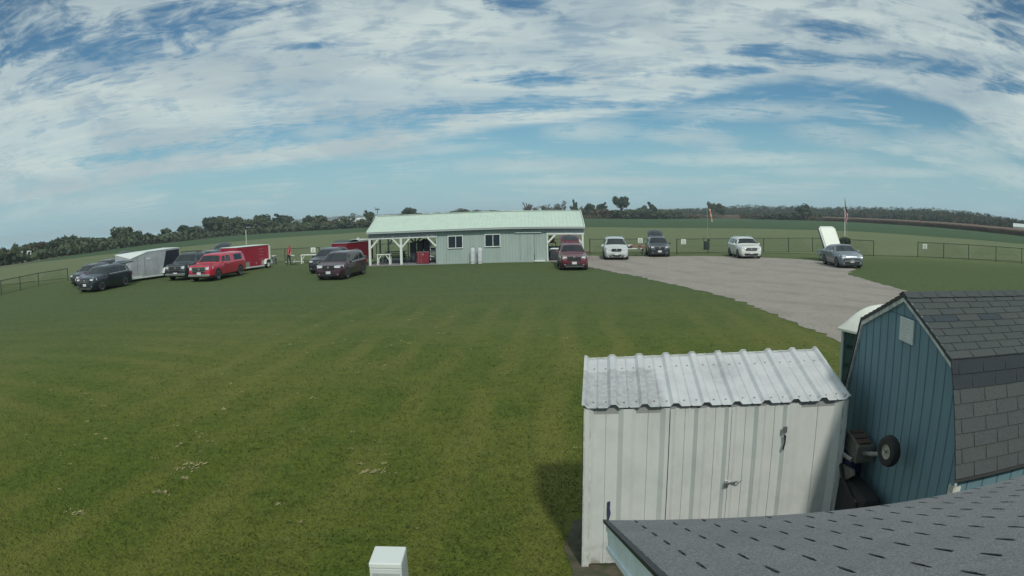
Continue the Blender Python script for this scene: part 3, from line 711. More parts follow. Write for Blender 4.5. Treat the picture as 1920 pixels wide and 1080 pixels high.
# ================================================================== CLUBHOUSE
CB = Vector((-11.32, 53.85, 0)); CROT = -radians(1.8)
def clubhouse():
    t = thing('clubhouse', 'long pale green metal clubhouse with mint roof and open porches at both ends', 'clubhouse', tuple(CB), CROT)
    L, Dp, ZEv, ZR = 16.95, 7.4, 2.80, 3.97
    W0, W1 = 5.58, 14.03
    def ribbed(c0, c1):
        def f(t_, b, tc):
            n = t_.noise(t_.mapping(tc, (1.5, 1.5, .3)), 1.2, 4, .6); t_.link(t_.mix(t_.ss(n, .35, .7), c0, c1), b.inputs['Base Color'])
        return f
    WG = mat('pale_green_steel', (.2, .3, .26), rough=.5, fn=ribbed((.33, .41, .39), (.285, .365, .35)))
    RG = mat('mint_roof_steel', (.4, .55, .45), rough=.42, fn=ribbed((.50, .62, .53), (.45, .57, .50)))
    PW = mat('porch_white', (.62, .68, .66), rough=.6, var=.1, vscale=2)
    def ribwall(x0, x1, y, z0, z1, sgn=-1, along='x', name='wall'):
        pts = []; x = x0; st = .23
        while x < x1-1e-4:
            e = min(x+st, x1)
            for q, d in ((0, 0), (.06, 0), (.075, .02), (.105, .02), (.12, 0)):
                if x+q < e: pts.append((x+q, d))
            x = e
        pts.append((x1, 0))
        if along == 'x': rows = [[(p, y+sgn*d, z) for p, d in pts] for z in (z0, z1)]
        else: rows = [[(y+sgn*d, p, z) for p, d in pts] for z in (z0, z1)]
        return MB().grid(rows).obj(name, WG, t)
    ribwall(W0, W1, 0, .05, ZEv); ribwall(W0, W1, Dp-.2, .05, ZEv, 1)
    ribwall(0.0, Dp-.2, W0, .05, ZEv, -1, 'y'); ribwall(0.0, Dp-.2, W1, .05, ZEv, 1, 'y')
    MB().box(((W0+W1)/2, Dp/2-.1, 1.25), (W1-W0-.06, Dp-.28, 2.4)).obj('inner_wall', DARK, t)
    # corner trims and base trim
    for x in (W0, W1): MB().box((x, -.012, 1.3), (.11, .05, 2.5)).obj('corner_trim', mat('corner_trim_green', (.33, .44, .42), rough=.5), t)
    # gable ends above the beam
    for x, nm in ((.08, 'gable'), (L-.08, 'gable')):
        mb = MB(); mb.add([(x-.03, 0, ZEv-.12), (x-.03, Dp, ZEv-.12), (x-.03, Dp/2, ZR-.1), (x+.03, 0, ZEv-.12), (x+.03, Dp, ZEv-.12), (x+.03, Dp/2, ZR-.1)], [(0, 1, 2), (5, 4, 3), (0, 3, 4, 1), (1, 4, 5, 2), (2, 5, 3, 0)]); mb.obj(nm, WG, t)
    # roof with standing ribs
    for y0, y1, z0, z1 in ((-.38, Dp/2, ZEv-.125+.02, ZR), (Dp+.38, Dp/2, ZEv-.105, ZR)):
        pts = []; x = -.04
        while x < L+.02:
            for q, d in ((0, 0), (.12, 0), (.135, .022), (.165, .022), (.18, 0)): pts.append((min(x+q, L+.02), d))
            x += .3
        rows = [[(p, y0, z0+d) for p, d in pts], [(p, y1, z1+d) for p, d in pts]]
        o = MB().grid(rows).obj('roof', RG, t)
        rows = [[(-.03, y0, z0-.05), (L+.01, y0, z0-.05)], [(-.03, y1, z1-.05), (L+.01, y1, z1-.05)]]
        MB().grid(rows).obj('soffit', mat('soffit', (.28, .33, .36), rough=.7), o)
    CAP = mat('roof_edge_white', (.62, .72, .66), rough=.5)
    mb = MB(); mb.bar((-.05, Dp/2, ZR+.03), (L+.03, Dp/2, ZR+.03), .3, .03); mb.obj('ridge_cap', CAP, t)
    MB().box((L/2, -.40, ZEv-.14), (L+.08, .04, .16)).obj('eave_fascia', mat('fascia_grey', (.34, .40, .42), rough=.5), t)
    MB().box((L/2, -.425, ZEv-.065), (L+.1, .05, .05)).obj('eave_trim', CAP, t)
    for x in (-.055, L+.035):
        for y0, z0 in ((-.4, ZEv-.1), (Dp+.4, ZEv-.1)): MB().bar((x, y0, z0), (x, Dp/2, ZR), .05, .16).obj('rake_trim', CAP, t)
    # porch beams, posts and knee braces
    BM = mat('beam_blue_grey', (.30, .34, .38), rough=.6)
    for y in (0, Dp-.2):
        MB().box((W0/2, y, 2.42), (W0, .09, .42)).obj('beam', BM, t); MB().box((W0/2, y-.06, 2.17), (W0, .06, .07)).obj('beam_trim', PW, t)
        MB().box(((W1+L)/2, y, 2.42), (L-W1, .09, .42)).obj('beam', BM, t); MB().box(((W1+L)/2, y-.06, 2.17), (L-W1, .06, .12)).obj('beam_trim', PW, t)
    def post(x, y, m, br, w_=.19):
        MB().box((x, y, 1.06), (w_, w_, 2.12)).obj('post', m, t)
        for s_ in br: MB().bar((x+s_*.04, y, 1.42), (x+s_*.72, y, 2.14), .13, .12, up=(0, 1, 0)).obj('brace', m, t)
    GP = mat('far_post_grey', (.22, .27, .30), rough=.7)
    post(.10, 0, PW, (1,)); post(2.70, 0, PW, (-1, 1)); post(L-.12, 0, PW, (-1,), .13)
    MB().bar((W0-.02, -.07, 1.42), (W0-.74, -.07, 2.14), .13, .1, up=(0, 1, 0)).obj('brace', PW, t)
    MB().bar((W1+.02, -.03, 1.42), (W1+.7, -.03, 2.14), .14, .12, up=(0, 1, 0)).obj('brace', PW, t)
    MB().box((W1+.05, -.03, 1.05), (.09, .1, 2.1)).obj('post', PW, t)
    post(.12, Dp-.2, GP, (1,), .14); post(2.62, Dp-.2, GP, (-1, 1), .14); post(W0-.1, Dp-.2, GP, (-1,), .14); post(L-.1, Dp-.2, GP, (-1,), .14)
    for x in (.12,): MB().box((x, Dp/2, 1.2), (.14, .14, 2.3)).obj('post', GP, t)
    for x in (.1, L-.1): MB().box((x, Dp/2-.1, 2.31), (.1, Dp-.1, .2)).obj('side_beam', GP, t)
    for k, x in enumerate((1.2, 2.05, 3.4, 4.85, 5.2)): MB().box((x, -.10, 2.30), (.14, .05, .05)).obj('string_light', PW, t)
    # floor slabs
    CONC = mat('porch_concrete', (.22, .22, .24), rough=.9, var=.15, vscale=1.2)
    for x0, x1 in ((-.05, W0), (W1, L+.05)): MB().box(((x0+x1)/2, Dp/2-.05, .04), (x1-x0, Dp+.1, .08)).obj('floor_slab', CONC, t)
    # windows
    for xc, zc in ((7.06, 1.70), (9.93, 1.72)):
        w_ = MB().box((0, 0, 0), (1.14, .04, .92), T(xc, -.045, zc)).obj('window', mat('window_dark', (.018, .03, .045), rough=.12, spec=.6), t)
        mb = MB()
        for a in (-.575, .575): mb.box((xc+a, -.07, zc), (.065, .05, 1.0))
        for a in (-.47, .47): mb.box((xc, -.0705, zc+a), (1.085, .05, .065))
        mb.box((xc+.03, -.068, zc), (.045, .03, .86)); mb.obj('window_frame', PW, w_)
    # sliding door: rail, leaf edges, sill
    MB().box((12.65, -.08, 2.27), (2.0, .08, .06)).obj('door_rail', mat('rail_pale', (.5, .58, .6), rough=.4), t)
    for x in (12.0, 13.1): MB().box((x, -.03, 1.2), (.015, .02, 2.1)).obj('door_edge', mat('door_seam', (.10, .17, .155)), t)
    MB().box((13.45, -.14, .10), (.8, .24, .10)).obj('door_step', PW, t)
    MB().box((13.08, -.035, .36), (.03, .03, .5)).obj('door_handle', DARK, t)
    MB().box(((W0+W1)/2, -.02, .03), (W1-W0, .05, .06)).obj('base_trim', mat('base_trim', (.26, .33, .31)), t)
clubhouse()
def cw(x, y, z=0): v = RZ(CROT) @ Vector((x, y, z)); return (CB.x+v.x, CB.y+v.y, z)

def gas_tank(x, label):
    t = thing('propane_tank', label, 'gas tank', cw(x, -.38), CROT, 'propane tanks against the clubhouse wall')
    m = mat('tank_white', (.52, .56, .60), rough=.4, var=.12, vscale=4)
    MB().lathe([(0, .06), (.14, .06), (.185, .14), (.19, .2), (.19, 1.05), (.175, 1.13), (.10, 1.2), (0, 1.215)], 20).obj('cylinder', m, t, smooth=True)
    MB().lathe([(.17, 0), (.17, .12), (.16, .12), (.16, 0)], 18).obj('foot_ring', m, t)
    MB().lathe([(.085, 1.17), (.085, 1.27), (.07, 1.27), (.07, 1.17)], 14).obj('collar', m, t)
    MB().tube([(0, 0, 1.2), (0, 0, 1.33)], .03, 8).tube([(0, 0, 1.3), (.05, .06, 1.31), (.06, .3, 1.34)], .012, 6).obj('valve', STEEL, t)
gas_tank(8.42, 'white upright propane tank under the wall between the windows, left of its pair')
gas_tank(8.98, 'white upright propane tank below the second window, right of its pair')

def bench_frame(name, label, cat, x, y, rz, L=1.0, Wd=.5, H=.78, m=None, top_t=.07, braces=True, mt=None, z=.08, group=None):
    t = thing(name, label, cat, (x, y, z), rz, group)
    m = m or mat('table_white', (.62, .68, .62), rough=.6, var=.1)
    MB().box((0, 0, H-top_t/2), (L, Wd, top_t)).obj('tabletop', mt or m, t, bevel=.008)
    for sx in (-1, 1):
        for sy in (-1, 1): MB().box((sx*(L/2-.08), sy*(Wd/2-.07), (H-top_t)/2), (.1, .1, H-top_t)).obj('leg', m, t)
        if braces:
            MB().bar((sx*(L/2-.1), -Wd/2+.07, H*.42), (sx*(L/2-.4), -Wd/2+.07, H-top_t), .07, .06, up=(0, 1, 0)).obj('brace', m, t)
    return t
px = cw(1.15, .55)
bench_frame('work_table', 'white timber table with knee braces just inside the left porch', 'table', px[0], px[1], CROT, 1.16, .6, .84)
DKW = mat('picnic_grey', (.10, .12, .14), rough=.8, var=.3)
def picnic(x, y, label):
    t = thing('picnic_table', label, 'picnic table', (x, y, .08), CROT)
    for k in range(4): MB().box((0, -.27+.18*k, .76), (1.9, .16, .04)).obj('table_plank', DKW, t)
    for s_ in (-1, 1): MB().box((0, s_*.72, .45), (1.9, .24, .04)).obj('seat', DKW, t)
    for sx in (-1, 1):
        for s_ in (-1, 1): MB().bar((sx*.7, s_*.62, 0), (sx*.7, s_*.2, .74), .09, .05, up=(0, 1, 0)).obj('leg', DKW, t)
        MB().box((sx*.7+.05, 0, .43), (.05, 1.6, .09)).obj('cross_rail', DKW, t)
p = cw(1.55, 2.6); picnic(p[0], p[1], 'grey picnic table in the left porch behind the white table')
p = cw(1.2, 5.3); picnic(p[0], p[1], 'grey picnic table at the far side of the left porch')
# stacked dark chairs
def chair_mb():
    mb = MB(); mb.box((0, 0, .42), (.44, .44, .04)); mb.box((0, .21, .68), (.42, .04, .42))
    for sx in (-1, 1):
        for sy in (-1, 1): mb.bar((sx*.2, sy*.2, 0), (sx*.18, sy*.18, .42), .03)
        mb.bar((sx*.22, -.18, .62), (sx*.22, .2, .64), .035, .04); mb.bar((sx*.22, -.17, .42), (sx*.22, -.17, .62), .03)
    return mb
def make_chair():
    t = thing('stacking_chair', 'x', 'chair', (0, 0, 0), 0, 'dark plastic chairs stacked in the left porch')
    m = mat('chair_dark', (.028, .036, .05), rough=.5, var=.3, vscale=6)
    MB().box((0, 0, .42), (.44, .44, .04)).obj('seat', m, t)
    MB().box((0, .21, .70), (.42, .04, .40)).obj('backrest', m, t)
    for sx in (-1, 1):
        for sy in (-1, 1): MB().bar((sx*.2, sy*.2, 0), (sx*.18, sy*.18, .42), .035).obj('leg', m, t)
        MB().bar((sx*.23, -.2, .62), (sx*.23, .2, .64), .04, .05).obj('armrest', m, t)
    return t
ch0 = make_chair(); first = True
for ix, (cx_, n, nm) in enumerate(((3.42, 8, 'leftmost'), (3.98, 9, 'middle'), (4.55, 9, 'tall right'))):
    for k in range(n):
        c = ch0 if first else copy_tree(ch0); first = False
        p = cw(cx_, 1.5+.12*ix); c.location = (p[0], p[1], .08+.11*k); c.rotation_euler = (0, 0, CROT+pi+random.uniform(-.12, .12))
        c['label'] = '%s dark plastic chair of the %s stack in the left porch' % (('lowest', 'second lowest', 'third lowest', 'fourth lowest', 'fifth lowest', 'sixth lowest', 'seventh lowest', 'second from top', 'topmost')[k if k < n-2 else 7+k-(n-2)], nm)
# red tool cabinet
def cabinet():
    p = cw(4.42, .32); t = thing('red_cabinet', 'dark red steel cabinet standing in the left porch in front of the stacked chairs', 'cabinet', (p[0], p[1], .08), CROT)
    m = mat('cabinet_red', (.20, .022, .035), rough=.4, var=.2, vscale=4)
    MB().box((0, 0, .46), (.98, .5, .9)).obj('body', m, t, bevel=.015); MB().box((0, 0, .925), (1.0, .52, .03)).obj('top', mat('cabinet_top', (.26, .16, .18), rough=.5), t)
    MB().box((-.22, -.256, .46), (.5*.5, .012, .84)).obj('door', m, t, bevel=.006); MB().box((.17, -.256, .46), (.56, .012, .84)).obj('door', m, t, bevel=.006)
    MB().box((.02, -.268, .74), (.12, .012, .12)).obj('label_plate', mat('plate_pink', (.42, .22, .24), rough=.5), t)
    for x in (-.32, -.13): MB().box((x, -.266, .46), (.015, .012, .8)).obj('trim_line', mat('trim_pale', (.34, .22, .22)), t)
cabinet()
def rack():
    p = cw(5.15, .9); t = thing('white_rack', 'white shelf frame against the clubhouse wall in the left porch', 'shelf', (p[0], p[1], .08), CROT)
    m = mat('rack_white', (.55, .60, .62), rough=.6)
    for x in (-.22, .22): MB().box((x, 0, .95), (.06, .06, 1.5)).obj('post', m, t)
    for z in (.52, .78, 1.25): MB().box((0, 0, z), (.5, .3, .05)).obj('shelf', m, t)
    MB().box((0, .12, .98), (.4, .04, .42)).obj('back_panel', DKW, t)
rack()
def bush_in_porch():
    p = cw(4.35, 2.6); t = thing('coat_rack', 'dark stand with hanging jackets behind the stacked chairs', 'coat stand', (p[0], p[1], .08), CROT)
    m = mat('jacket_dark', (.03, .045, .05), rough=.9, var=.4, vscale=7)
    MB().tube([(0, 0, 0), (0, 0, 2.05)], .03, 8).obj('pole', m, t)
    for k in range(5):
        a = k*1.256; mb = MB(); mb.lathe([(.03, .42), (.15, .35), (.17, .05), (.13, -.35), (.02, -.4)], 9, T(.25*cos(a), .2*sin(a), 1.45) @ Matrix.Diagonal((1.1, .7, 1, 1))); mb.obj('jacket', m, t)
bush_in_porch()
# things under the right porch
def grill(x, y, label, c=(.03, .04, .05)):
    p = cw(x, y); t = thing('barbecue_grill', label, 'grill', (p[0], p[1], .08), CROT+.1)
    m = mat('grill_dark', c, rough=.5, var=.2, vscale=8)
    MB().box((0, 0, .32), (.72, .5, .5)).obj('cart', m, t, bevel=.02)
    rows = [[(-.42+.84*i, -.28*cos(a)*1, .78+.30*sin(a)) for i in (0, 1)] for a in [pi*k/8 for k in range(9)]]
    mb = MB().grid(rows); mb.add([(-.42, -.28*cos(pi*k/8), .78+.30*sin(pi*k/8)) for k in range(9)], [tuple(range(9))]); mb.add([(.42, -.28*cos(pi*k/8), .78+.30*sin(pi*k/8)) for k in range(9)], [tuple(range(9))[::-1]]); mb.obj('hood', mat('grill_hood', (.07, .09, .10), rough=.35, metal=.4), t, smooth=True)
    MB().box((0, 0, .72), (.86, .56, .12)).obj('firebox', m, t); MB().tube([(-.3, -.33, .86), (.3, -.33, .86)], .018, 6).obj('handle', STEEL, t)
    for s_ in (-1, 1): MB().box((s_*.58, 0, .76), (.3, .46, .03)).obj('side_shelf', STEEL, t); MB().lathe([(0, -.03), (.1, -.03), (.1, .03), (0, .03)], 12, T(s_*.33, -.22, .1) @ RY(pi/2)).obj('wheel', DARK, t)
grill(14.62, 1.1, 'dark barbecue grill with rounded hood in the right porch beside the maroon car')
def mower():
    p = cw(14.3, 2.9); t = thing('push_mower', 'low dark mower with upright handle at the back of the right porch', 'mower', (p[0], p[1], .08), CROT)
    MB().box((0, 0, .3), (.6, .8, .25), taper=.8).obj('deck', DARK, t, bevel=.03); MB().box((0, 0, .5), (.3, .3, .2)).obj('engine', DKW, t)
    for sx in (-1, 1):
        for sy in (-1, 1): MB().lathe([(0, -.03), (.11, -.03), (.11, .03), (0, .03)], 12, T(sx*.33, sy*.32, .11) @ RY(pi/2)).obj('wheel', DARK, t)
        MB().tube([(sx*.25, .4, .4), (sx*.25, .75, 1.05)], .02, 6).obj('handle_bar', DARK, t)
mower()
def hanging_box():
    p = cw(14.55, 4.2); t = thing('orange_cooler', 'orange drinks cooler on a stand at the back of the right porch', 'cooler', (p[0], p[1], .08), CROT)
    MB().lathe([(0, 1.25), (.2, 1.25), (.22, 1.3), (.22, 1.68), (.2, 1.75), (0, 1.77)], 16).obj('cooler_body', mat('cooler_orange', (.34, .12, .08), rough=.5), t, smooth=True)
    MB().box((0, 0, 1.22), (.7, .5, .05)).obj('stand_top', DKW, t)
    for sx in (-1, 1):
        for sy in (-1, 1): MB().box((sx*.3, sy*.2, .6), (.05, .05, 1.2)).obj('leg', DKW, t)
hanging_box()

# ================================================================== VEHICLES
GLASS = mat('car_glass', (.010, .016, .020), rough=.05, spec=.8)
TYRE = mat('tyre', (.016, .017, .02), rough=.85)
ALLOY = mat('alloy', (.42, .44, .46), rough=.3, metal=.7)
CHROME = mat('chrome', (.62, .64, .66), rough=.18, metal=.85)
BLKP = mat('black_plastic', (.018, .02, .024), rough=.6)
LAMP = mat('headlamp_glass', (.60, .64, .68), rough=.12, spec=.9, var=.25, vscale=18)
PLATE = mat('licence_plate', (.62, .64, .66), rough=.5, var=.25, vscale=26)
def paint(name, c, metal=.15): return mat(name, c, rough=.32, metal=metal, coat=.8, spec=.5)
# profile rows: t along the length (0 nose, 1 tail), top height/H, half width at top / half width, belt height/H
PROF = {
 'suv': [(0, .40, .80, .40), (.012, .52, .84, .50), (.03, .575, .86, .54), (.10, .61, .88, .56), (.235, .655, .90, .60), (.27, .70, .88, .605), (.375, .93, .74, .61), (.43, .975, .73, .615), (.60, 1.0, .73, .62), (.82, .985, .72, .635), (.90, .955, .70, .64), (.955, .76, .78, .64), (.985, .60, .84, .56), (1, .44, .82, .44)],
 'minivan': [(0, .38, .78, .38), (.012, .48, .84, .46), (.03, .535, .86, .51), (.09, .575, .88, .53), (.17, .63, .90, .56), (.20, .675, .88, .565), (.345, .94, .74, .58), (.40, .98, .73, .585), (.60, 1.0, .74, .60), (.86, .985, .74, .61), (.93, .95, .72, .61), (.965, .76, .80, .60), (.985, .60, .85, .55), (1, .42, .82, .42)],
 'coupe_suv': [(0, .42, .80, .42), (.012, .54, .84, .52), (.03, .60, .86, .56), (.12, .64, .88, .585), (.25, .68, .90, .62), (.28, .72, .87, .625), (.42, .95, .72, .64), (.50, 1.0, .70, .65), (.65, .99, .70, .66), (.80, .93, .70, .67), (.90, .80, .76, .68), (.96, .72, .82, .66), (.985, .62, .84, .58), (1, .45, .82, .45)],
 'pickup': [(0, .40, .84, .40), (.010, .56, .88, .54), (.025, .605, .89, .57), (.12, .63, .90, .585), (.225, .655, .92, .60), (.25, .69, .90, .605), (.325, .93, .76, .61), (.37, .985, .75, .615), (.50, 1.0, .75, .62), (.585, .985, .76, .62), (.60, .93, .78, .62), (.607, .66, .93, .62), (.62, .655, .93, .62), (.97, .655, .93, .62), (.99, .62, .92, .58), (1, .40, .88, .40)],
 'topper': [(0, .40, .84, .40), (.010, .56, .88, .54), (.025, .605, .89, .57), (.12, .63, .90, .585), (.225, .655, .92, .60), (.25, .69, .90, .605), (.325, .93, .76, .61), (.37, .985, .75, .615), (.50, 1.0, .75, .62), (.585, .985, .76, .62), (.598, .97, .76, .62), (.601, .965, .775, .62), (.61, .99, .785, .62), (.93, .985, .785, .63), (.965, .93, .78, .63), (.985, .66, .90, .60), (1, .40, .88, .40)],
}
def vehicle(name, label, cat, kind, L, Wd, H, col, loc, head, group='vehicles parked on the grass and gravel', grille='bars', hatch=False, rack=False, skirt=False, wheel=.36, front_ax=.185, rear_ax=.80, rimm=None, emb=True, dark_roof=False, fog=True, hatch_a=24, trim=False):
    t = thing(name, label, cat, (loc[0], loc[1], tz(*loc)), A(head)+pi, group)    # local -Y is the nose; heading = compass azimuth of the nose
    pf = PROF[kind]; hw = Wd/2; clr = .20 if kind not in ('pickup', 'topper') else .30
    def st(tt):
        for a, b in zip(pf, pf[1:]):
            if tt <= b[0]:
                f = (tt-a[0])/max(1e-6, b[0]-a[0]); r = [a[i]+(b[i]-a[i])*f for i in range(4)]; break
        else: r = list(pf[-1])
        zt = r[1]*H; wt = r[2]*hw; zb = r[3]*H
        nose = min(1, .80+.20*min(1, tt/.09)**.5) if tt < .09 else 1; tail = 1-.10*max(0, (tt-.95)/.05)
        wb = hw*nose*tail; low = clr+(.06*(1-tt/.03) if tt < .03 else 0)+(.10*(tt-.97)/.03 if tt > .97 else 0)
        return zt, min(wt, wb*.97), min(zb, zt-.05), wb, low
    def ring(tt):
        zt, wt, zb, wb, low = st(tt); y = -L/2+L*tt; zm = (low+zb)/2
        cab = zt-zb
        cab_in = wb*.955
        return [(0, y, low), (wb*.82, y, low), (wb*.955, y, low+.10), (wb, y, low+(zb-low)*.55), (wb*.975, y, zb-.02), (cab_in+(wt-cab_in)*.12, y, zb+.02), (cab_in+(wt-cab_in)*.90, y, zt-.10*min(1, cab/.4)), (wt*.90, y, zt-.025), (wt*.5, y, zt), (0, y, zt+.008)]
    def pt(tt, v, off=.0):
        r = ring(tt); i = min(8, int(v)); f = v-i
        p = Vector(r[i]).lerp(Vector(r[i+1]), f)
        return p
    ts = sorted(set([a[0] for a in pf]+[.05, .14, .18, .48, .54, .70, .76, .88]))
    rows = []
    for tt in ts:
        r = ring(tt); rows.append([tuple(p) for p in r]+[(-p[0], p[1], p[2]) for p in r[-2:0:-1]])
    n = len(rows[0]); mb = MB(); vs = [p for r in rows for p in r]; fs = []
    for i in range(len(rows)-1):
        for k in range(n): fs.append((i*n+k, i*n+(k+1) % n, (i+1)*n+(k+1) % n, (i+1)*n+k))
    fs += [tuple(range(n))[::-1], tuple((len(rows)-1)*n+k for k in range(n))]
    mb.add(vs, [f[::-1] for f in fs]); body = mb.obj('body', col, t, smooth=True)
    def patch(t0, t1, v0, v1, off, nt=4, nv=3, side=1, t0b=None, t1b=None):
        g_ = []
        for i in range(nt+1):
            row = []
            for j in range(nv+1):
                fv = j/nv; a = t0+((t0b if t0b is not None else t0)-t0)*fv; b = t1+((t1b if t1b is not None else t1)-t1)*fv
                tt = a+(b-a)*i/nt; v = v0+(v1-v0)*fv; p = pt(tt, v); e = .004
                du = pt(min(1, tt+e), v)-pt(max(0, tt-e), v); dv = pt(tt, min(9, v+.02))-pt(tt, max(0, v-.02)); nn = du.cross(dv)
                nn = nn.normalized() if nn.length > 1e-9 else Vector((1, 0, 0))
                c = Vector((0, p.y, H*.5)); 
                if nn.dot(p-c) < 0: nn = -nn
                q = p+nn*off; row.append((q.x*side, q.y, q.z))
            g_.append(row)
        return g_
    # glass
    cw_ = {'suv': (.272, .372), 'minivan': (.203, .342), 'coupe_suv': (.285, .418), 'pickup': (.252, .323), 'topper': (.252, .323)}[kind]
    L_ = patch(cw_[0], cw_[1], 6.25, 9, .008, 5, 5); R_ = [[(-p[0], p[1], p[2]) for p in r[::-1]][1:] for r in L_]
    MB().grid([a+b for a, b in zip(L_, R_)]).obj('windshield', GLASS, t, smooth=True)
    se = {'suv': [(.335, .50), (.515, .68), (.70, .86)], 'minivan': [(.30, .47), (.485, .68), (.70, .88)], 'coupe_suv': [(.36, .55), (.565, .74), (.75, .84)], 'pickup': [(.305, .425), (.44, .565)], 'topper': [(.305, .425), (.44, .565), (.66, .88)]}[kind]
    for s_ in (1, -1):
        for k, (a, b) in enumerate(se):
            t0b = a+(.04 if k == 0 else .006); t1b = b-(.045 if (k == len(se)-1 and kind in ('suv', 'minivan', 'coupe_suv')) else .004)
            MB().grid(patch(a, b, 5.12, 5.86, .006, 4, 3, s_, t0b, t1b)).obj('side_window', GLASS, t, smooth=True)
    rg = {'suv': (.905, .952), 'minivan': (.932, .962), 'coupe_suv': (.81, .93), 'pickup': (.601, .606), 'topper': (.967, .983)}[kind]
    if not hatch:
        L_ = patch(rg[0], rg[1], 6.4, 9, .008, 3, 4); R_ = [[(-p[0], p[1], p[2]) for p in r[::-1]][1:] for r in L_]
        MB().grid([a+b for a, b in zip(L_, R_)]).obj('rear_window', GLASS, t, smooth=True)
    if dark_roof:
        L_ = patch(.44, .80 if kind != 'pickup' else .58, 7.1, 9, .006, 4, 3); R_ = [[(-p[0], p[1], p[2]) for p in r[::-1]][1:] for r in L_]
        MB().grid([a+b for a, b in zip(L_, R_)]).obj('sunroof', GLASS, t)
    # wheels and arches
    for ax in (front_ax, rear_ax):
        y = -L/2+L*ax
        for s_ in (1, -1):
            x = hw*.985
            mb = MB(); nn = 14; R1 = wheel*1.20
            vs = [(s_*(hw+.004), y+R1*cos(pi*k/nn), wheel+R1*sin(pi*k/nn)) for k in range(nn+1)]+[(s_*(hw+.004), y-R1, clr+.02), (s_*(hw+.004), y+R1, clr+.02)]
            vi = [(s_*(hw-.22), p[1], p[2]) for p in vs]
            mb.add(vs+vi, [tuple(range(len(vs)))]+[(i, (i+1) % len(vs), len(vs)+(i+1) % len(vs), len(vs)+i) for i in range(len(vs))]); mb.obj('wheel_arch', BLKP, t)
            w_ = bpy.data.objects.new('wheel', None); COL.objects.link(w_); w_.parent = t; w_.empty_display_size = .1
            w_.location = (s_*(x-.10), y, wheel); w_.rotation_euler = (0, s_*pi/2, 0)
            MB().lathe([(wheel*.66, -.10), (wheel*.66, .115), (wheel*.9, .125), (wheel, .09), (wheel, -.09), (wheel*.9, -.12)], 24, close=True).obj('tyre', TYRE, w_, smooth=True)
            mb = MB(); mb.lathe([(0, .085), (.05, .09), (.06, .07), (.06, .03)], 12).lathe([(wheel*.60, .06), (wheel*.60, .12), (wheel*.67, .12), (wheel*.67, .05)], 24)
            for k in range(5): a = 2*pi*k/5+.3; mb.bar((.03*cos(a), .03*sin(a), .085), (wheel*.62*cos(a), wheel*.62*sin(a), .10), .075, .03, up=(0, 0, 1))
            mb.m = 1; mb.lathe([(0, .02), (wheel*.62, .02)], 20); mb.obj('rim', [rimm or ALLOY, BLKP], w_)
    # face
    yf = -L/2; nw = hw*.80
    zg = {'suv': .46, 'minivan': .46, 'coupe_suv': .36, 'pickup': .45, 'topper': .45}[kind]*H
    gh = {'suv': .24, 'minivan': .22, 'coupe_suv': .30, 'pickup': .38, 'topper': .38}[kind]; gw = nw*{'suv': 1.25, 'minivan': 1.0, 'coupe_suv': 1.75, 'pickup': 1.35, 'topper': 1.35}[kind]
    MG = lambda z, y=-.012: T(0, yf+y, z) @ RX(pi/2)
    def rrect(w_, h_, r=.3):
        r *= h_; o = []
        for cx_, cy_, a0 in ((w_/2-r, h_/2-r, 0), (-w_/2+r, h_/2-r, 90), (-w_/2+r, -h_/2+r, 180), (w_/2-r, -h_/2+r, 270)):
            for k in range(4): a = radians(a0+30*k); o.append((cx_+r*cos(a), cy_+r*sin(a)))
        return o
    gr_ = MB().prism(rrect(gw, gh), (0, .03), MG(zg)).obj('grille', BLKP, t)
    if grille == 'bars':
        for k in range(3): MB().box((0, yf-.045, zg-gh/2+gh*(k+.7)/3.2), (gw*.96, .015, .022)).obj('grille_bar', CHROME if kind in ('pickup', 'topper') else ALLOY, gr_)
    if grille == 'chrome_frame' or kind in ('pickup', 'topper'):
        mb = MB()
        for s_ in (-1, 1): mb.box((s_*gw/2, yf-.04, zg), (.05, .04, gh*.98))
        mb.box((0, yf-.041, zg+gh/2), (gw*.98, .04, .05)); mb.obj('grille_frame', CHROME, gr_)
    if grille == 'wing':
        for s_ in (-1, 1): MB().bar((0, yf-.03, zg+gh*.42), (s_*hw*.90, yf+.10, zg+gh*.75), .03, .045, up=(0, 1, 0)).obj('grille_wing', CHROME, gr_)
    if emb: MB().lathe([(0, .02), (.06, .02), (.075, 0)], 14, T(0, yf-.045, zg+(gh*.42 if grille == 'wing' else gh*.1)) @ RX(pi/2)).obj('emblem', CHROME, t)
    zl = {'suv': .51, 'minivan': .50, 'coupe_suv': .55, 'pickup': .50, 'topper': .50}[kind]*H; lh = {'suv': .12, 'minivan': .15, 'coupe_suv': .09, 'pickup': .20, 'topper': .20}[kind]
    for s_ in (1, -1):
        xi, xo = gw/2+.03 if kind != 'coupe_suv' else nw*.55, hw*.965; yi, yo = yf-.012, yf+L*.065
        b4 = [(s_*xi, yi, zl-lh*.45), (s_*nw*.98, yi+.02, zl-lh*.55), (s_*xo, yo, zl-lh*.3), (s_*xi, yi+.1, zl-lh*.4)]
        t4 = [(s_*xi, yi+.015, zl+lh*.35), (s_*nw*.98, yi+.045, zl+lh*.5), (s_*xo, yo+.03, zl+lh*.62), (s_*xi, yi+.12, zl+lh*.4)]
        MB().hexa(b4, t4).obj('headlight', LAMP, t)
        if fog: MB().box((s_*nw*.74, yf+.008, clr+.19), (.22, .05, .07)).obj('fog_light', ALLOY, t)
        m_ = MB(); m_.box((0, 0, 0), (.20, .12, .15), taper=.8); yy = -L/2+L*(cw_[0]+.055)
        mo = m_.obj('mirror', col, t, loc=(s_*(hw+.10), yy, st(cw_[0]+.05)[2]+.10), bevel=.02)
    MB().prism(rrect(nw*1.5, .17, .35), (0, .02), T(0, yf-.008, clr+.17) @ RX(pi/2)).obj('lower_grille', BLKP, t)
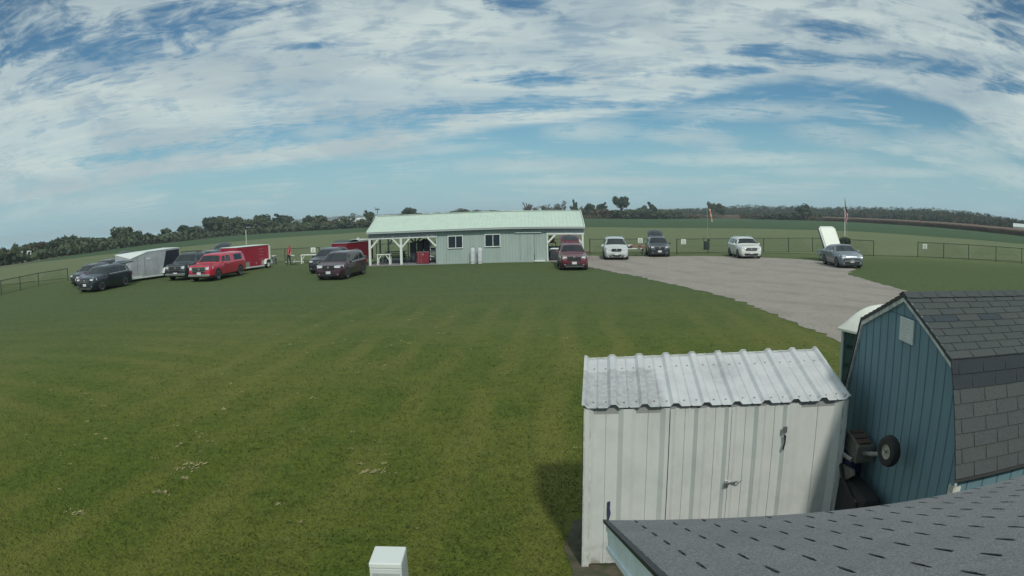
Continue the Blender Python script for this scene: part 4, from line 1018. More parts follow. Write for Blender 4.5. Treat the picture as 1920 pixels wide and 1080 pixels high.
    MB().box((0, yf-.035, clr+.30 if kind != 'pickup' else clr+.22), (.32, .015, .16)).obj('licence_plate', PLATE, t)
    MB().box((0, -L/2+L*.5, clr+.0), (Wd*.90, L*.94, .06)).obj('underbody', BLKP, t)
    if kind in ('pickup', 'topper'): MB().box((0, yf-.04, clr+.15), (Wd*.86, .14, .16)).obj('bumper', CHROME, t, bevel=.03)
    elif skirt:
        MB().bar((-nw*.8, yf-.02, clr+.055), (nw*.8, yf-.02, clr+.055), .03, .05, up=(0, 1, 0)).obj('skid_plate', CHROME, t)
    if kind in ('suv', 'coupe_suv'):
        for s_ in (1, -1): MB().grid(patch(.0, 1.0, 1.2, 2.32, .006, 24, 2, s_)).obj('sill_cladding', BLKP, t)
    if kind == 'minivan':
        for s_ in (1, -1): MB().bar((s_*nw*.35, yf-.03, clr+.10), (s_*nw*.95, yf+.0, clr+.30), .03, .05, up=(0, 1, 0)).obj('bumper_trim', col, t)
    if kind == 'coupe_suv':
        for s_ in (1, -1): MB().bar((s_*nw*.1, yf-.045, zg-.02), (s_*nw*.80, yf-.035, zg-.05), .03, .04, up=(0, 1, 0)).obj('grille_blade', ALLOY, gr_)
    if kind in ('suv', 'minivan'):
        for s_ in (1, -1):
            z = st(.6)[0]; x = st(.6)[1]*.86; MB().tube([(s_*x, -L/2+L*.44, z-.03), (s_*x, -L/2+L*.47, z+.035), (s_*x, -L/2+L*.80, z+.03), (s_*x, -L/2+L*.84, z-.04)], .016, 6).obj('roof_rail', ALLOY, t)
    if rack:
        for k in (.40, .52): MB().box((0, -L/2+L*k, H+.07), (Wd*.72, .05, .04)).obj('rack_bar', BLKP, t)
        for s_ in (1, -1): MB().box((s_*Wd*.34, -L/2+L*.46, H+.045), (.05, L*.16, .05)).obj('rack_rail', BLKP, t)
    for s_ in (1, -1):
        for k, v0 in ((.30, 2.5), (.505, 2.5), (.69, 2.5)):
            if kind in ('pickup', 'topper') and k > .65: continue
            g_ = patch(k-.0015, k+.0015, 2.3, 4.9, .004, 1, 4, s_); MB().grid(g_).obj('door_seam', BLKP, t)
        g_ = patch(.44, .475, 4.0-.3, 4.0-.12, .02, 1, 1, s_); MB().grid(g_).obj('door_handle', col if kind not in ('topper',) else CHROME, t)
    if trim:
        for s_ in (1, -1):
            pts = [pt(k, 5.06) for k in (.30, .45, .60, .75, .85)]+[pt(.865, 5.3), pt(.845, 5.86)]
            MB().tube([(s_*(abs(p.x)+.02), p.y, p.z) for p in pts], .028, 6).obj('window_trim', CHROME, t)
    for s_ in (1, -1): MB().box((s_*hw*.84, L/2-.03, H*.53), (.2, .07, .28)).obj('tail_light', mat('tail_light_red', (.25, .01, .01), rough=.2), t)
    if hatch:
        hy, hz = L/2-.50, H-.04; a = radians(hatch_a); W2 = hw*.70
        mb = MB(); rows = []
        for f in (0, .18, .5, .8, 1):
            ln = 1.12*f; wv = W2*(1.0+.10*sin(f*pi)); cv = .05*sin(f*pi)+(.0)
            rows.append([(x*wv, hy+ln*cos(a)+.10*(1-abs(x))*f, hz+ln*sin(a)+cv+.10*(1-abs(x)**2.2)*(.3+.7*f)) for x in (-1, -.9, -.6, 0, .6, .9, 1)])
        mb.grid(rows); lo = [[(p[0], p[1], p[2]-.07) for p in r] for r in rows]; mb.grid([r[::-1] for r in lo])
        e0 = rows[-1]; e1 = lo[-1]; mb.grid([e0, e1]); mb.grid([[r[0] for r in rows], [r[0] for r in lo]]); mb.grid([[r[-1] for r in lo], [r[-1] for r in rows]]); mb.grid([lo[0], rows[0]])
        h_ = mb.obj('tailgate', col, t, smooth=True)
        rw = [[(p[0]*.86, p[1], p[2]+.012) for p in r] for r in rows[1:4]]; MB().grid(rw).obj('tailgate_window', GLASS, h_)
        for s_ in (1, -1): MB().tube([(s_*W2*.85, hy+.05, hz-.45), (s_*W2*.9, hy+.7*cos(a), hz+.7*sin(a)-.06)], .012, 6).obj('gas_strut', BLKP, t)
    return t
P_NAVY = paint('paint_black_blue', (.010, .018, .028), .1); P_DK = paint('paint_dark_teal', (.014, .024, .030), .2)
P_RED = paint('paint_bright_red', (.46, .014, .045), .0); P_MAR = paint('paint_maroon', (.115, .012, .028), .2); P_DMAR = paint('paint_black_cherry', (.042, .010, .022), .2)
P_WH = paint('paint_white', (.60, .63, .60), 0); P_PEARL = paint('paint_pearl', (.50, .54, .54), 0); P_SIL = paint('paint_slate_silver', (.14, .17, .21), .35); P_GR = paint('paint_dark_grey', (.045, .058, .07), .35)
P_NV = paint('paint_navy_grey', (.022, .032, .050), .3); P_PUR = paint('paint_purple_black', (.020, .016, .034), .2)

vehicle('black_suv', 'black SUV with bright window trim at the left end, in front of the silver trailer', 'SUV', 'suv', 4.95, 1.95, 1.64, P_NAVY, (-28.0, 40.7), 183, grille='bars', skirt=True, rear_ax=.79, hatch=True, hatch_a=4, trim=True)
vehicle('black_crossover', 'black car at the far left end, half behind the black SUV', 'car', 'suv', 4.4, 1.84, 1.52, P_DK, (-32.5, 45.4), 183, grille='bars')
vehicle('red_car', 'dark red car showing only a sliver between the two black cars', 'car', 'coupe_suv', 4.5, 1.8, 1.38, P_MAR, (-30.7, 43.9), 184)
vehicle('dark_hatch_suv', 'dark SUV with raised tailgate behind the black SUV, left of the silver trailer', 'SUV', 'suv', 4.7, 1.9, 1.62, P_DK, (-33.6, 49.6), 183, hatch=True)
vehicle('grey_pickup', 'dark grey pickup truck with roof rack beside the red pickup', 'pickup truck', 'pickup', 5.8, 2.02, 1.93, P_GR, (-24.2, 48.1), 183, rack=True, wheel=.40, rear_ax=.79)
vehicle('dark_crew_car', 'dark SUV behind the grey pickup with only its roof and windshield showing', 'SUV', 'suv', 4.8, 1.9, 1.80, P_NV, (-25.1, 53.2), 182, hatch=True)
vehicle('red_pickup', 'bright red pickup truck with matching topper and chrome grille', 'pickup truck', 'topper', 5.8, 2.03, 1.86, P_RED, (-21.4, 46.6), 184, wheel=.40, rear_ax=.80)
vehicle('purple_black_suv', 'very dark purple SUV half hidden behind the black cherry minivan', 'SUV', 'suv', 4.8, 1.92, 1.76, P_PUR, (-13.6, 50.2), 186, grille='bars', dark_roof=True)
vehicle('cherry_minivan', 'black cherry minivan in front of the left porch', 'minivan', 'minivan', 5.1, 2.0, 1.74, P_DMAR, (-11.35, 44.9), 187, grille='none', rear_ax=.80, front_ax=.19)
vehicle('maroon_suv', 'maroon SUV with open tailgate by the right porch', 'SUV', 'suv', 4.6, 1.88, 1.70, P_MAR, (4.12, 47.6), 181, grille='wing', hatch=True, skirt=True)
vehicle('white_minivan', 'white minivan facing the camera at the left of the gravel lot', 'minivan', 'minivan', 5.15, 2.02, 1.78, P_PEARL, (8.62, 57.0), 186, grille='none')
vehicle('navy_suv', 'dark navy SUV with open tailgate on the gravel between the minivan and the white SUV', 'SUV', 'suv', 4.8, 1.88, 1.70, P_NV, (12.95, 59.9), 187, hatch=True, grille='chrome_frame')
vehicle('white_suv', 'white SUV with black lower bumper alone in the middle of the gravel', 'SUV', 'suv', 5.0, 2.0, 1.76, P_WH, (20.1, 56.6), 185, grille='bars')
vehicle('silver_suv', 'slate silver sloping SUV at the right of the gravel in front of the white lid', 'SUV', 'coupe_suv', 4.85, 1.94, 1.60, P_SIL, (24.2, 45.9), 189, grille='bars', wheel=.37)

# ---- trailers
def trailer(name, label, p0, p1, H, W_, skin, roofm, z0=.42, nose=0, wheels=(.7,), extra=None, group='enclosed trailers'):
    """p0, p1: the two ground ends of the side that faces the camera; the body lies on the far side"""
    d = hypot(p1[0]-p0[0], p1[1]-p0[1]); a = atan2(p1[1]-p0[1], p1[0]-p0[0])
    t = thing(name, label, 'trailer', (p0[0], p0[1], 0), a, group)
    n = 10; top = [(x, z) for x, z in ((0, z0), (W_, z0), (W_, H-.06), (W_-.08, H), (.08, H), (0, H-.06))]
    mb = MB(); mb.prism([(y, z) for y, z in top], (0, d), Matrix(((0, 0, 1, 0), (1, 0, 0, 0), (0, 1, 0, 0), (0, 0, 0, 1)))); body = mb.obj('body', skin, t)
    MB().box((d/2, W_/2, H+.025), (d+.06, W_+.02, .05)).obj('roof', roofm, t, bevel=.02)
    MB().box((d/2, -.012, z0+.02), (d, .03, .09)).obj('lower_rail', roofm, t)
    for f in wheels:
        x = d*f
        for y in (.08, W_-.08):
            w_ = bpy.data.objects.new('wheel', None); COL.objects.link(w_); w_.parent = t; w_.location = (x, y-.10 if y < 1 else y+.02, .34); w_.rotation_euler = (pi/2, 0, 0)
            MB().lathe([(.2, -.09), (.2, .10), (.31, .10), (.34, .07), (.34, -.07), (.31, -.1)], 22, close=True).obj('tyre', TYRE, w_, smooth=True)
            MB().lathe([(0, .07), (.06, .09), (.09, .06), (.17, .05), (.205, .10)], 18).obj('rim', mat('trailer_rim', (.5, .52, .5), rough=.4), w_, smooth=True)
    if wheels:
        x0, x1 = d*wheels[0]-.5, d*wheels[-1]+.5; mb = MB()
        pr = [(x0, .38), (x0+.12, .72), (x0+.25, .80), (x1-.25, .80), (x1-.12, .72), (x1, .38), (x1-.06, .38), (x1-.17, .68), (x1-.28, .74), (x0+.28, .74), (x0+.17, .68), (x0+.06, .38)]
        mb.prism(pr, (0, .24), Matrix(((1, 0, 0, 0), (0, 0, 1, -.24), (0, 1, 0, 0), (0, 0, 0, 1)))); mb.obj('fender', roofm, t)
    return t, d
SILV = mat('trailer_silver', (.42, .455, .48), rough=.4, metal=.1, var=.12, vscale=1.2); WROOF = mat('trailer_white_roof', (.62, .68, .66), rough=.5)
t, d = trailer('silver_trailer', 'silver enclosed trailer with black wedge graphic behind the black SUV', (-28.45, 45.3), (-26.62, 50.3), 2.27, 2.1, SILV, WROOF, z0=.22, wheels=(.72,))
for ch in list(t.children):
    if ch.name.split('.')[0] in ('body', 'roof'): bpy.data.objects.remove(ch)
lo = [(0, 0), (d, 0), (d, 2.1), (0, 2.1)]
vs = [(x, y, .22) for x, y in lo]+[(0, 0, 1.72), (1.75, 0, 2.13), (d, 0, 2.24), (d, 2.1, 2.24), (0, 2.1, 2.05)]
mb = MB(); mb.add(vs, [(0, 3, 2, 1), (0, 1, 6, 5, 4), (1, 2, 7, 6), (2, 3, 8, 7), (3, 0, 4, 8)]); mb.m = 1; mb.add(vs, [(4, 5, 8)]); mb.m = 0; mb.obj('body', [SILV, WROOF], t)
up = .035; v2 = [(1.75, -.02, 2.13), (d+.03, -.02, 2.24), (d+.03, 2.12, 2.24), (0, 2.12, 2.05)]; MB().hexa(v2, [(x, y, z+up) for x, y, z in v2]).obj('roof', WROOF, t)
MB().bar((0, -.01, 1.73), (1.75, -.01, 2.14), .04, .04, up=(0, 1, 0)).bar((0, 0, 1.73), (0, 2.1, 2.06), .04, .04).obj('nose_trim', WROOF, t)
MB().add([(d-.02, -.006, .34), (d-.02, -.006, 2.14), (d-1.45, -.006, 2.10), (d-2.0, -.006, .34)], [(0, 3, 2, 1)]).obj('black_graphic', mat('trailer_black', (.015, .022, .035), rough=.35), t)
MB().box((.6, -.02, .30), (1.1, .02, .18)).obj('stone_guard', WROOF, t); MB().box((1.9, -.012, 1.62), (.42, .02, .12)).obj('side_marker_plate', WROOF, t)
MB().box((.72, -.008, 1.1), (.012, .01, 1.5)).obj('door_seam', DARK, t); MB().box((1.5, -.008, 1.1), (.012, .01, 1.5)).obj('door_seam', DARK, t)

TRED = mat('trailer_red', (.34, .014, .04), rough=.38, var=.12, vscale=1.5)
t, d = trailer('red_trailer', 'bright red enclosed trailer with diamond plate corners behind the red pickup', (-21.95, 51.6), (-20.72, 55.95), 1.96, 1.7, TRED, WROOF, z0=.24, wheels=(.92,))
DP = mat('diamond_plate', (.42, .42, .40), rough=.45, metal=.4, var=.35, vscale=40)
MB().box((1.3, -.012, .50), (.7, .02, .46)).obj('diamond_plate', DP, t); MB().box((d-1.0, -.014, .50), (.4, .02, .42)).obj('diamond_plate', DP, t)
MB().box((d+.02, -.02, 1.1), (.15, .10, 1.62)).obj('rear_frame', WROOF, t)
for k, z in enumerate((.85, 1.2, 1.45, 1.7)): MB().box((d-1.2, -.010, z), (.6, .012, .05)).obj('decal_stripe', mat('decal_pink', (.46, .16, .2), rough=.5), t)
MB().lathe([(0, .015), (.10, .015), (.10, 0)], 14, T(d-1.9, -.004, .55) @ RX(pi/2)).obj('decal_dot', mat('decal_pink', (.46, .16, .2)), t)
MB().bar((d, .95, .45), (d+1.1, .95, .45), .1, .1).bar((d+.9, .95, .1), (d+.9, .95, .75), .06).obj('hitch', STEEL, t)

t, d = trailer('dark_red_trailer', 'dark red enclosed trailer with raised white roof hatch behind the two dark vans', (-12.95, 53.1), (-11.65, 57.2), 1.93, 1.5, mat('trailer_dark_red', (.19, .012, .028), rough=.4, var=.15), mat('trailer_grey_roof', (.3, .33, .33), rough=.5), wheels=(.55,))
rows = [[(x, y, 1.96+.22*sin(pi*(x-.4)/2.0)) for y in (.1, 1.7)] for x in [.4+2.0*k/8 for k in range(9)]]
MB().grid(rows).obj('roof_dome', mat('dome_dark_green', (.03, .05, .045), rough=.4), t, smooth=True)
MB().box((3.2, .9, 2.06), (2.2, 1.6, .12)).obj('roof_hatch', WROOF, t, bevel=.03); MB().tube([(2.1, .3, 2.08), (2.25, .3, 2.24), (2.5, .3, 2.22), (2.65, .3, 2.08)], .05, 8).obj('hatch_vent', WROOF, t)
MB().box((d-.25, -.01, 1.3), (.03, .02, 1.6)).obj('door_seam', DARK, t)

# ---- white pop-up lid trailer
def lid_trailer():
    t = thing('folding_trailer', 'small white trailer with its big white lid raised behind the silver SUV', 'trailer', (25.75, 50.7, 0), A(4), 'enclosed trailers')
    Wm = mat('lid_white', (.66, .72, .66), rough=.45, var=.05); Gm = mat('lid_side', (.52, .58, .56), rough=.5)
    MB().box((.15, 1.0, .60), (1.35, 2.1, .5)).obj('body', mat('trailer_body_grey', (.34, .38, .37), rough=.5), t, bevel=.03)
    MB().box((-.35, -.075, .72), (.78, .04, .58)).obj('front_panel', DP, t)
    MB().box((.25, -.072, .38), (1.0, .04, .2)).obj('lower_panel', mat('trailer_navy', (.02, .025, .06), rough=.6), t)
    a = radians(62); M = T(.28, .35, 1.0) @ RZ(radians(-2)) @ RX(a) @ Matrix(((1, -.16, 0, 0), (0, 1, 0, 0), (0, 0, 1, 0), (0, 0, 0, 1)))
    def rr_(w_, h_, c): return [(-w_/2, 0), (w_/2, 0), (w_/2, h_-c), (w_/2-c, h_), (-w_/2+c, h_), (-w_/2, h_-c)]
    lid = MB().prism(rr_(1.50, 1.95, .20), (-.03, .10), M).obj('lid', Gm, t)
    MB().prism([(x*.86, .09+y*.88) for x, y in rr_(1.50, 1.95, .20)], (.10, .17), M).obj('lid_panel', Wm, lid, bevel=.03)
    MB().prism([(x*1.05, y*1.03) for x, y in rr_(1.50, 1.95, .20)], (-.08, -.03), M).obj('lid_seal', BLKP, lid)
    for s_ in (-1, 1): MB().tube([(s_*.6+.2, .9, .85), (s_*.6+.2, .95, 1.9)], .02, 6).obj('strut', BLKP, t)
    for s_ in (-1, 1):
        w_ = bpy.data.objects.new('wheel', None); COL.objects.link(w_); w_.parent = t; w_.location = (.15+s_*.78-.02, .6, .28); w_.rotation_euler = (0, s_*pi/2, 0)
        MB().lathe([(.15, -.07), (.15, .08), (.26, .08), (.28, 0), (.26, -.07)], 18, close=True).obj('tyre', TYRE, w_, smooth=True); MB().lathe([(0, .06), (.15, .07)], 16).obj('rim', mat('trailer_rim', (.5, .52, .5)), w_)
lid_trailer()

# ================================================================== FENCES, SIGNS, FIELD FURNITURE
FG = mat('fence_dark_green', (.022, .04, .028), rough=.6)
def fence(label, pts, H=1.42, step=2.9, extra=None):
    t = thing('chain_link_fence', label, 'fence', (pts[0][0], pts[0][1], 0), 0, 'chain link fences round the flying field')
    O = Vector((pts[0][0], pts[0][1], 0)); mesh = MB()
    for (a, b) in zip(pts, pts[1:]):
        a, b = Vector((*a, 0))-O, Vector((*b, 0))-O; d = (b-a); L_ = d.length; n = max(1, round(L_/step)); e = d.normalized()
        for k in range(n+1):
            if k == 0 and (a-Vector((0, 0, 0))).length > .01: continue
            p = a+e*L_*k/n; MB().tube([p, p+Vector((0, 0, H))], .042, 8).obj('post', FG, t)
        MB().tube([a+Vector((0, 0, H-.03)), b+Vector((0, 0, H-.03))], .03, 6).obj('top_rail', FG, t)
        x = 0; s_ = .11
        while x < L_:
            for sg in (-1, 1):
                x0, x1 = x, x+sg*(H-.1)
                f = 1.0
                if x1 < 0: f = x0/(x0-x1)
                if x1 > L_: f = (L_-x0)/(x1-x0)
                if f > .02:
                    p, q = a+e*x0+Vector((0, 0, .05)), a+e*(x0+(x1-x0)*f)+Vector((0, 0, .05+(H-.1)*f)); w_ = Vector((0, 0, .0045)); mesh.add([p-w_, q-w_, q+w_, p+w_], [(0, 1, 2, 3)])
            x += s_
        mesh.bar(a+Vector((0, 0, .06)), b+Vector((0, 0, .06)), .012); mesh.bar(a+Vector((0, 0, H*.5)), b+Vector((0, 0, H*.5)), .008)
    mesh.obj('wire_mesh', FG, t)
fence('dark green chain link fence at the far left running towards the camera', [(-37.84, 48.63), (-38.3, 44.4), (-37.4, 32.0)], 1.1)
fence('dark green chain link fence between the red trailer and the white table', [(-27.5, 60.2), (-17.5, 60.7)])
fence('dark green chain link fence behind the clubhouse porches', [(-12.5, 63.0), (5.9, 62.6)])
fence('dark green chain link fence behind the white minivan', [(7.05, 62.2), (13.4, 62.2)])
fence('long dark green chain link fence behind the white SUV and the raised lid', [(15.1, 61.2), (21.5, 62.3), (29.6, 62.6), (33.3, 56.5)])
fence('dark green chain link fence at the far right past the gate gap', [(37.4, 54.6), (41.7, 51.2), (46.4, 47.0), (49.5, 44)])
def sign(x, y, z, rz, label):
    t = thing('fence_sign', label, 'sign', (x, y, z), rz, 'small white signs on the fences')
    MB().box((0, 0, 0), (.46, .02, .46)).obj('panel', mat('sign_white', (.62, .68, .62), rough=.5), t, bevel=.01)
    MB().lathe([(.07, 0), (.12, 0), (.12, .004), (.07, .004)], 16, T(0, -.012, .02) @ RX(pi/2)).obj('ring_symbol', mat('sign_ink', (.22, .27, .27), rough=.6), t)
    MB().box((0, -.012, -.17), (.3, .006, .04)).obj('ink_line', mat('sign_ink', (.2, .2, .2)), t)
sign(-18.05, 60.55, 1.17, 0, 'small white sign on the fence above the white table')
sign(11.8, 62.1, 1.24, 0, 'small white sign on the fence left of the navy SUV')
sign(15.75, 61.2, 1.15, 0, 'small white sign on the fence right of the navy SUV')
sign(37.95, 54.1, 1.02, -.6, 'small white sign on the far right fence by its first post')
bench_frame('display_table', 'long white timber table standing in the grass by the fence', 'table', -17.75, 59.9, 0, 2.5, .7, .82, z=0)

# flagpole with the flag hanging limp
def flag():
    t = thing('flagpole', 'tall white flagpole with limp flag behind the silver SUV', 'flagpole', (36.9, 69.3, 0), A(28))
    MB().tube([(0, 0, 0), (0, 0, 3), (0, 0, 5.42)], [.06, .05, .035], 10).obj('pole', mat('pole_white', (.55, .58, .52), rough=.4), t)
    MB().lathe([(0, .07), (.05, .05), (.06, 0), (.05, -.05), (0, -.06)], 12, T(0, 0, 5.47)).obj('finial', mat('finial', (.4, .35, .15), metal=.6, rough=.3), t, smooth=True)
    MB().tube([(.30, 0, .3), (.24, 0, 4.0)], .008, 5).obj('halyard', mat('rope', (.4, .4, .4)), t)
    mb = MB(); nu, nv = 26, 18; rows = []
    for i in range(nv+1):
        f = i/nv; z = 5.40-2.45*f; wd = .06+.42*min(1, f*1.3)*(1-.25*max(0, f-.8)*5*.2); row = []
        for j in range(nu+1):
            u = j/nu; row.append((.02+wd*u*(.75+.25*sin(3*f+1))+.05*sin(9*f+u*3)*u, .10*sin(u*11+f*5)*(1-.3*u)*min(1, .3+f), z-.25*u*u))
        rows.append(row)
    vs = [p for r in rows for p in r]; fs = []; m = nu+1
    mb.v = vs
    for i in range(nv):
        for j in range(nu):
            mb.f.append((i*m+j, i*m+j+1, (i+1)*m+j+1, (i+1)*m+j))
            f = (i+.5)/nv; u = (j+.5)/nu
            if f < .42+.15*u: k = 0
            else: k = 1+int((u*5+f*9)) % 2
            mb.fm.append(k)
    mb.obj('flag', [mat('flag_navy', (.02, .035, .07), rough=.8), mat('flag_red', (.36, .05, .08), rough=.8), mat('flag_white', (.55, .52, .56), rough=.8)], t, smooth=True)
flag()
def windsock():
    t = thing('windsock', 'orange and white windsock hanging limp from a thin pole beyond the fence', 'windsock', (20.75, 70.2, 0))
    MB().tube([(0, 0, 0), (0, 0, 4.3)], .022, 7).obj('pole', mat('pole_grey', (.28, .33, .32), rough=.5, metal=.3), t)
    MB().tube([(0, 0, 4.25), (.30, -.02, 4.2)], .015, 6).obj('arm', mat('pole_grey', (.28, .33, .32)), t)
    segs = [(.28, 4.2), (.31, 4.0), (.36, 3.7), (.42, 3.4), (.47, 3.1), (.52, 2.85)]
    for k, (a, b) in enumerate(zip(segs, segs[1:])):
        MB().tube([(a[0], 0, a[1]), (b[0], 0, b[1])], [.105-.006*k, .10-.007*k], 12, caps=(k == 4)).obj('sock_band', mat('sock_orange', (.52, .20, .12), rough=.7) if k % 2 else mat('sock_pale', (.58, .42, .34), rough=.7), t, smooth=True)
windsock()
def barrel():
    t = thing('litter_barrel', 'dark green litter barrel beside a thin post beyond the fence under the windsock', 'barrel', (20.0, 68.0, 0))
    m = mat('barrel_green', (.02, .035, .035), rough=.7)
    MB().lathe([(0, .02), (.28, .02), (.31, .2), (.31, .75), (.29, .86), (.25, .86), (.25, .5), (0, .5)], 18).obj('drum', m, t, smooth=True)
    MB().lathe([(.0, .92), (.16, .92), (.2, .98), (.1, 1.1), (0, 1.12)], 12, T(.22, 0, 0)).obj('lid', m, t, smooth=True)
    MB().tube([(-.30, 0, 0), (-.30, 0, 1.3)], .03, 7).obj('post', m, t)
barrel()
def lamp_post():
    t = thing('weather_pole', 'thin white pole with a small vane on top behind the red trailer', 'pole', (-30.6, 75.0, 0))
    MB().tube([(0, 0, 0), (0, 0, 3.15)], .045, 8).obj('pole', mat('pole_white', (.55, .58, .52)), t)
    MB().tube([(-.35, 0, 3.15), (.05, 0, 3.6), (.1, 0, 3.9)], .03, 6).obj('arm', DKW, t); MB().box((.35, 0, 3.45), (.55, .05, .05), RY(.0)).obj('vane', mat('vane_pale', (.45, .5, .55)), t)
lamp_post()
def mast():
    x, y = -64.5, 329.7
    t = thing('utility_mast', 'distant thin mast with a forked top beside a tree left of the clubhouse roof', 'mast', (x, y, tz(x, y)))
    MB().tube([(0, 0, 0), (0, 0, 9.0)], .16, 8).obj('pole', mat('mast_grey', (.08, .10, .12)), t)
    MB().box((0, 0, 8.2), (2.2, .25, .6)).obj('crossarm', mat('mast_grey', (.08, .1, .12)), t); MB().tube([(-1, 0, 8.2), (-1.1, 0, 9.4)], .12, 6).obj('insulator', mat('mast_grey', (.1, .1, .1)), t)
mast()

# ---- model aircraft standing about
def model_plane(x, y, z, rz, body, wing, label, s_=1.0):
    t = thing('model_airplane', label, 'model airplane', (x, y, z), rz, 'model airplanes set out by the fence')
    t.scale = (s_, s_, s_)
    MB().tube([(0, -.62, .22), (0, -.55, .24), (0, -.2, .26), (0, .3, .25), (0, .75, .27)], [.03, .075, .09, .06, .025], 10).obj('fuselage', body, t, smooth=True)
    MB().hexa([(-.95, -.2, .30), (.95, -.2, .30), (.95, .08, .30), (-.95, .08, .30)], [(-.95, -.16, .335), (.95, -.16, .335), (.95, .06, .32), (-.95, .06, .32)]).obj('wing', wing, t)
    MB().box((0, .68, .28), (.62, .17, .02)).obj('tailplane', wing, t); MB().prism([(.52, .27), (.78, .27), (.78, .50), (.68, .50)], .02, Matrix(((0, 0, 1, -.01), (1, 0, 0, 0), (0, 1, 0, 0), (0, 0, 0, 1)))).obj('fin', body, t)
    MB().box((0, -.655, .22), (.32, .02, .035)).obj('propeller', DARK, t)
    for sx in (-1, 1):
        MB().bar((sx*.05, -.3, .2), (sx*.2, -.32, .06), .02).obj('undercarriage', DARK, t); MB().lathe([(0, -.02), (.06, -.02), (.06, .02), (0, .02)], 12, T(sx*.21, -.32, .06) @ RY(pi/2)).obj('wheel', DARK, t)
MW = mat('model_white', (.62, .66, .62), rough=.4); MR = mat('model_red', (.36, .10, .10), rough=.4); MBk = mat('model_dark', (.05, .04, .05), rough=.5)
model_plane(-19.4, 58.9, 0, .25, MW, MW, 'white model airplane on the grass at the feet of the person in red', .9)
model_plane(-22.0, 60.0, .62, 1.2, MW, MW, 'white model airplane on a low stand beside the red trailer', .6)
bench_frame('plane_stand', 'low dark trestle stand carrying a small white model airplane', 'stand', -22.0, 60.0, 0, .9, .4, .6, m=DKW, mt=DKW, z=0)
def toolbox(x, y, z, c, label):
    t = thing('toolbox', label, 'toolbox', (x, y, z)); MB().box((0, 0, .14), (.42, .24, .28)).obj('case', c, t, bevel=.02); MB().box((0, 0, .30), (.42, .25, .05)).obj('lid', MW, t, bevel=.01)
    MB().tube([(-.12, 0, .32), (-.1, 0, .40), (.1, 0, .40), (.12, 0, .32)], .015, 6).obj('handle', DARK, t)
bench_frame('flight_stand', 'dark low stand with a small pink toolbox by the red trailer door', 'stand', -23.2, 59.3, 0, .6, .4, .62, m=DKW, mt=DKW, z=0)
toolbox(-23.2, 59.3, .62, MR, 'small reddish toolbox with white lid on a dark stand by the red trailer')
bench_frame('start_table', 'long pale table on thin legs between the white minivan and the navy SUV', 'table', 10.75, 60.0, 0, 1.9, .55, .66, m=DKW, mt=MW, z=0)
model_plane(11.3, 60.0, .58, 1.35, MR, MBk, 'red and dark model airplane pointing left on the pale table by the navy SUV', .95)
toolbox(10.4, 59.9, .66, MBk, 'small dark toolbox with white lid on the pale table by the white minivan')

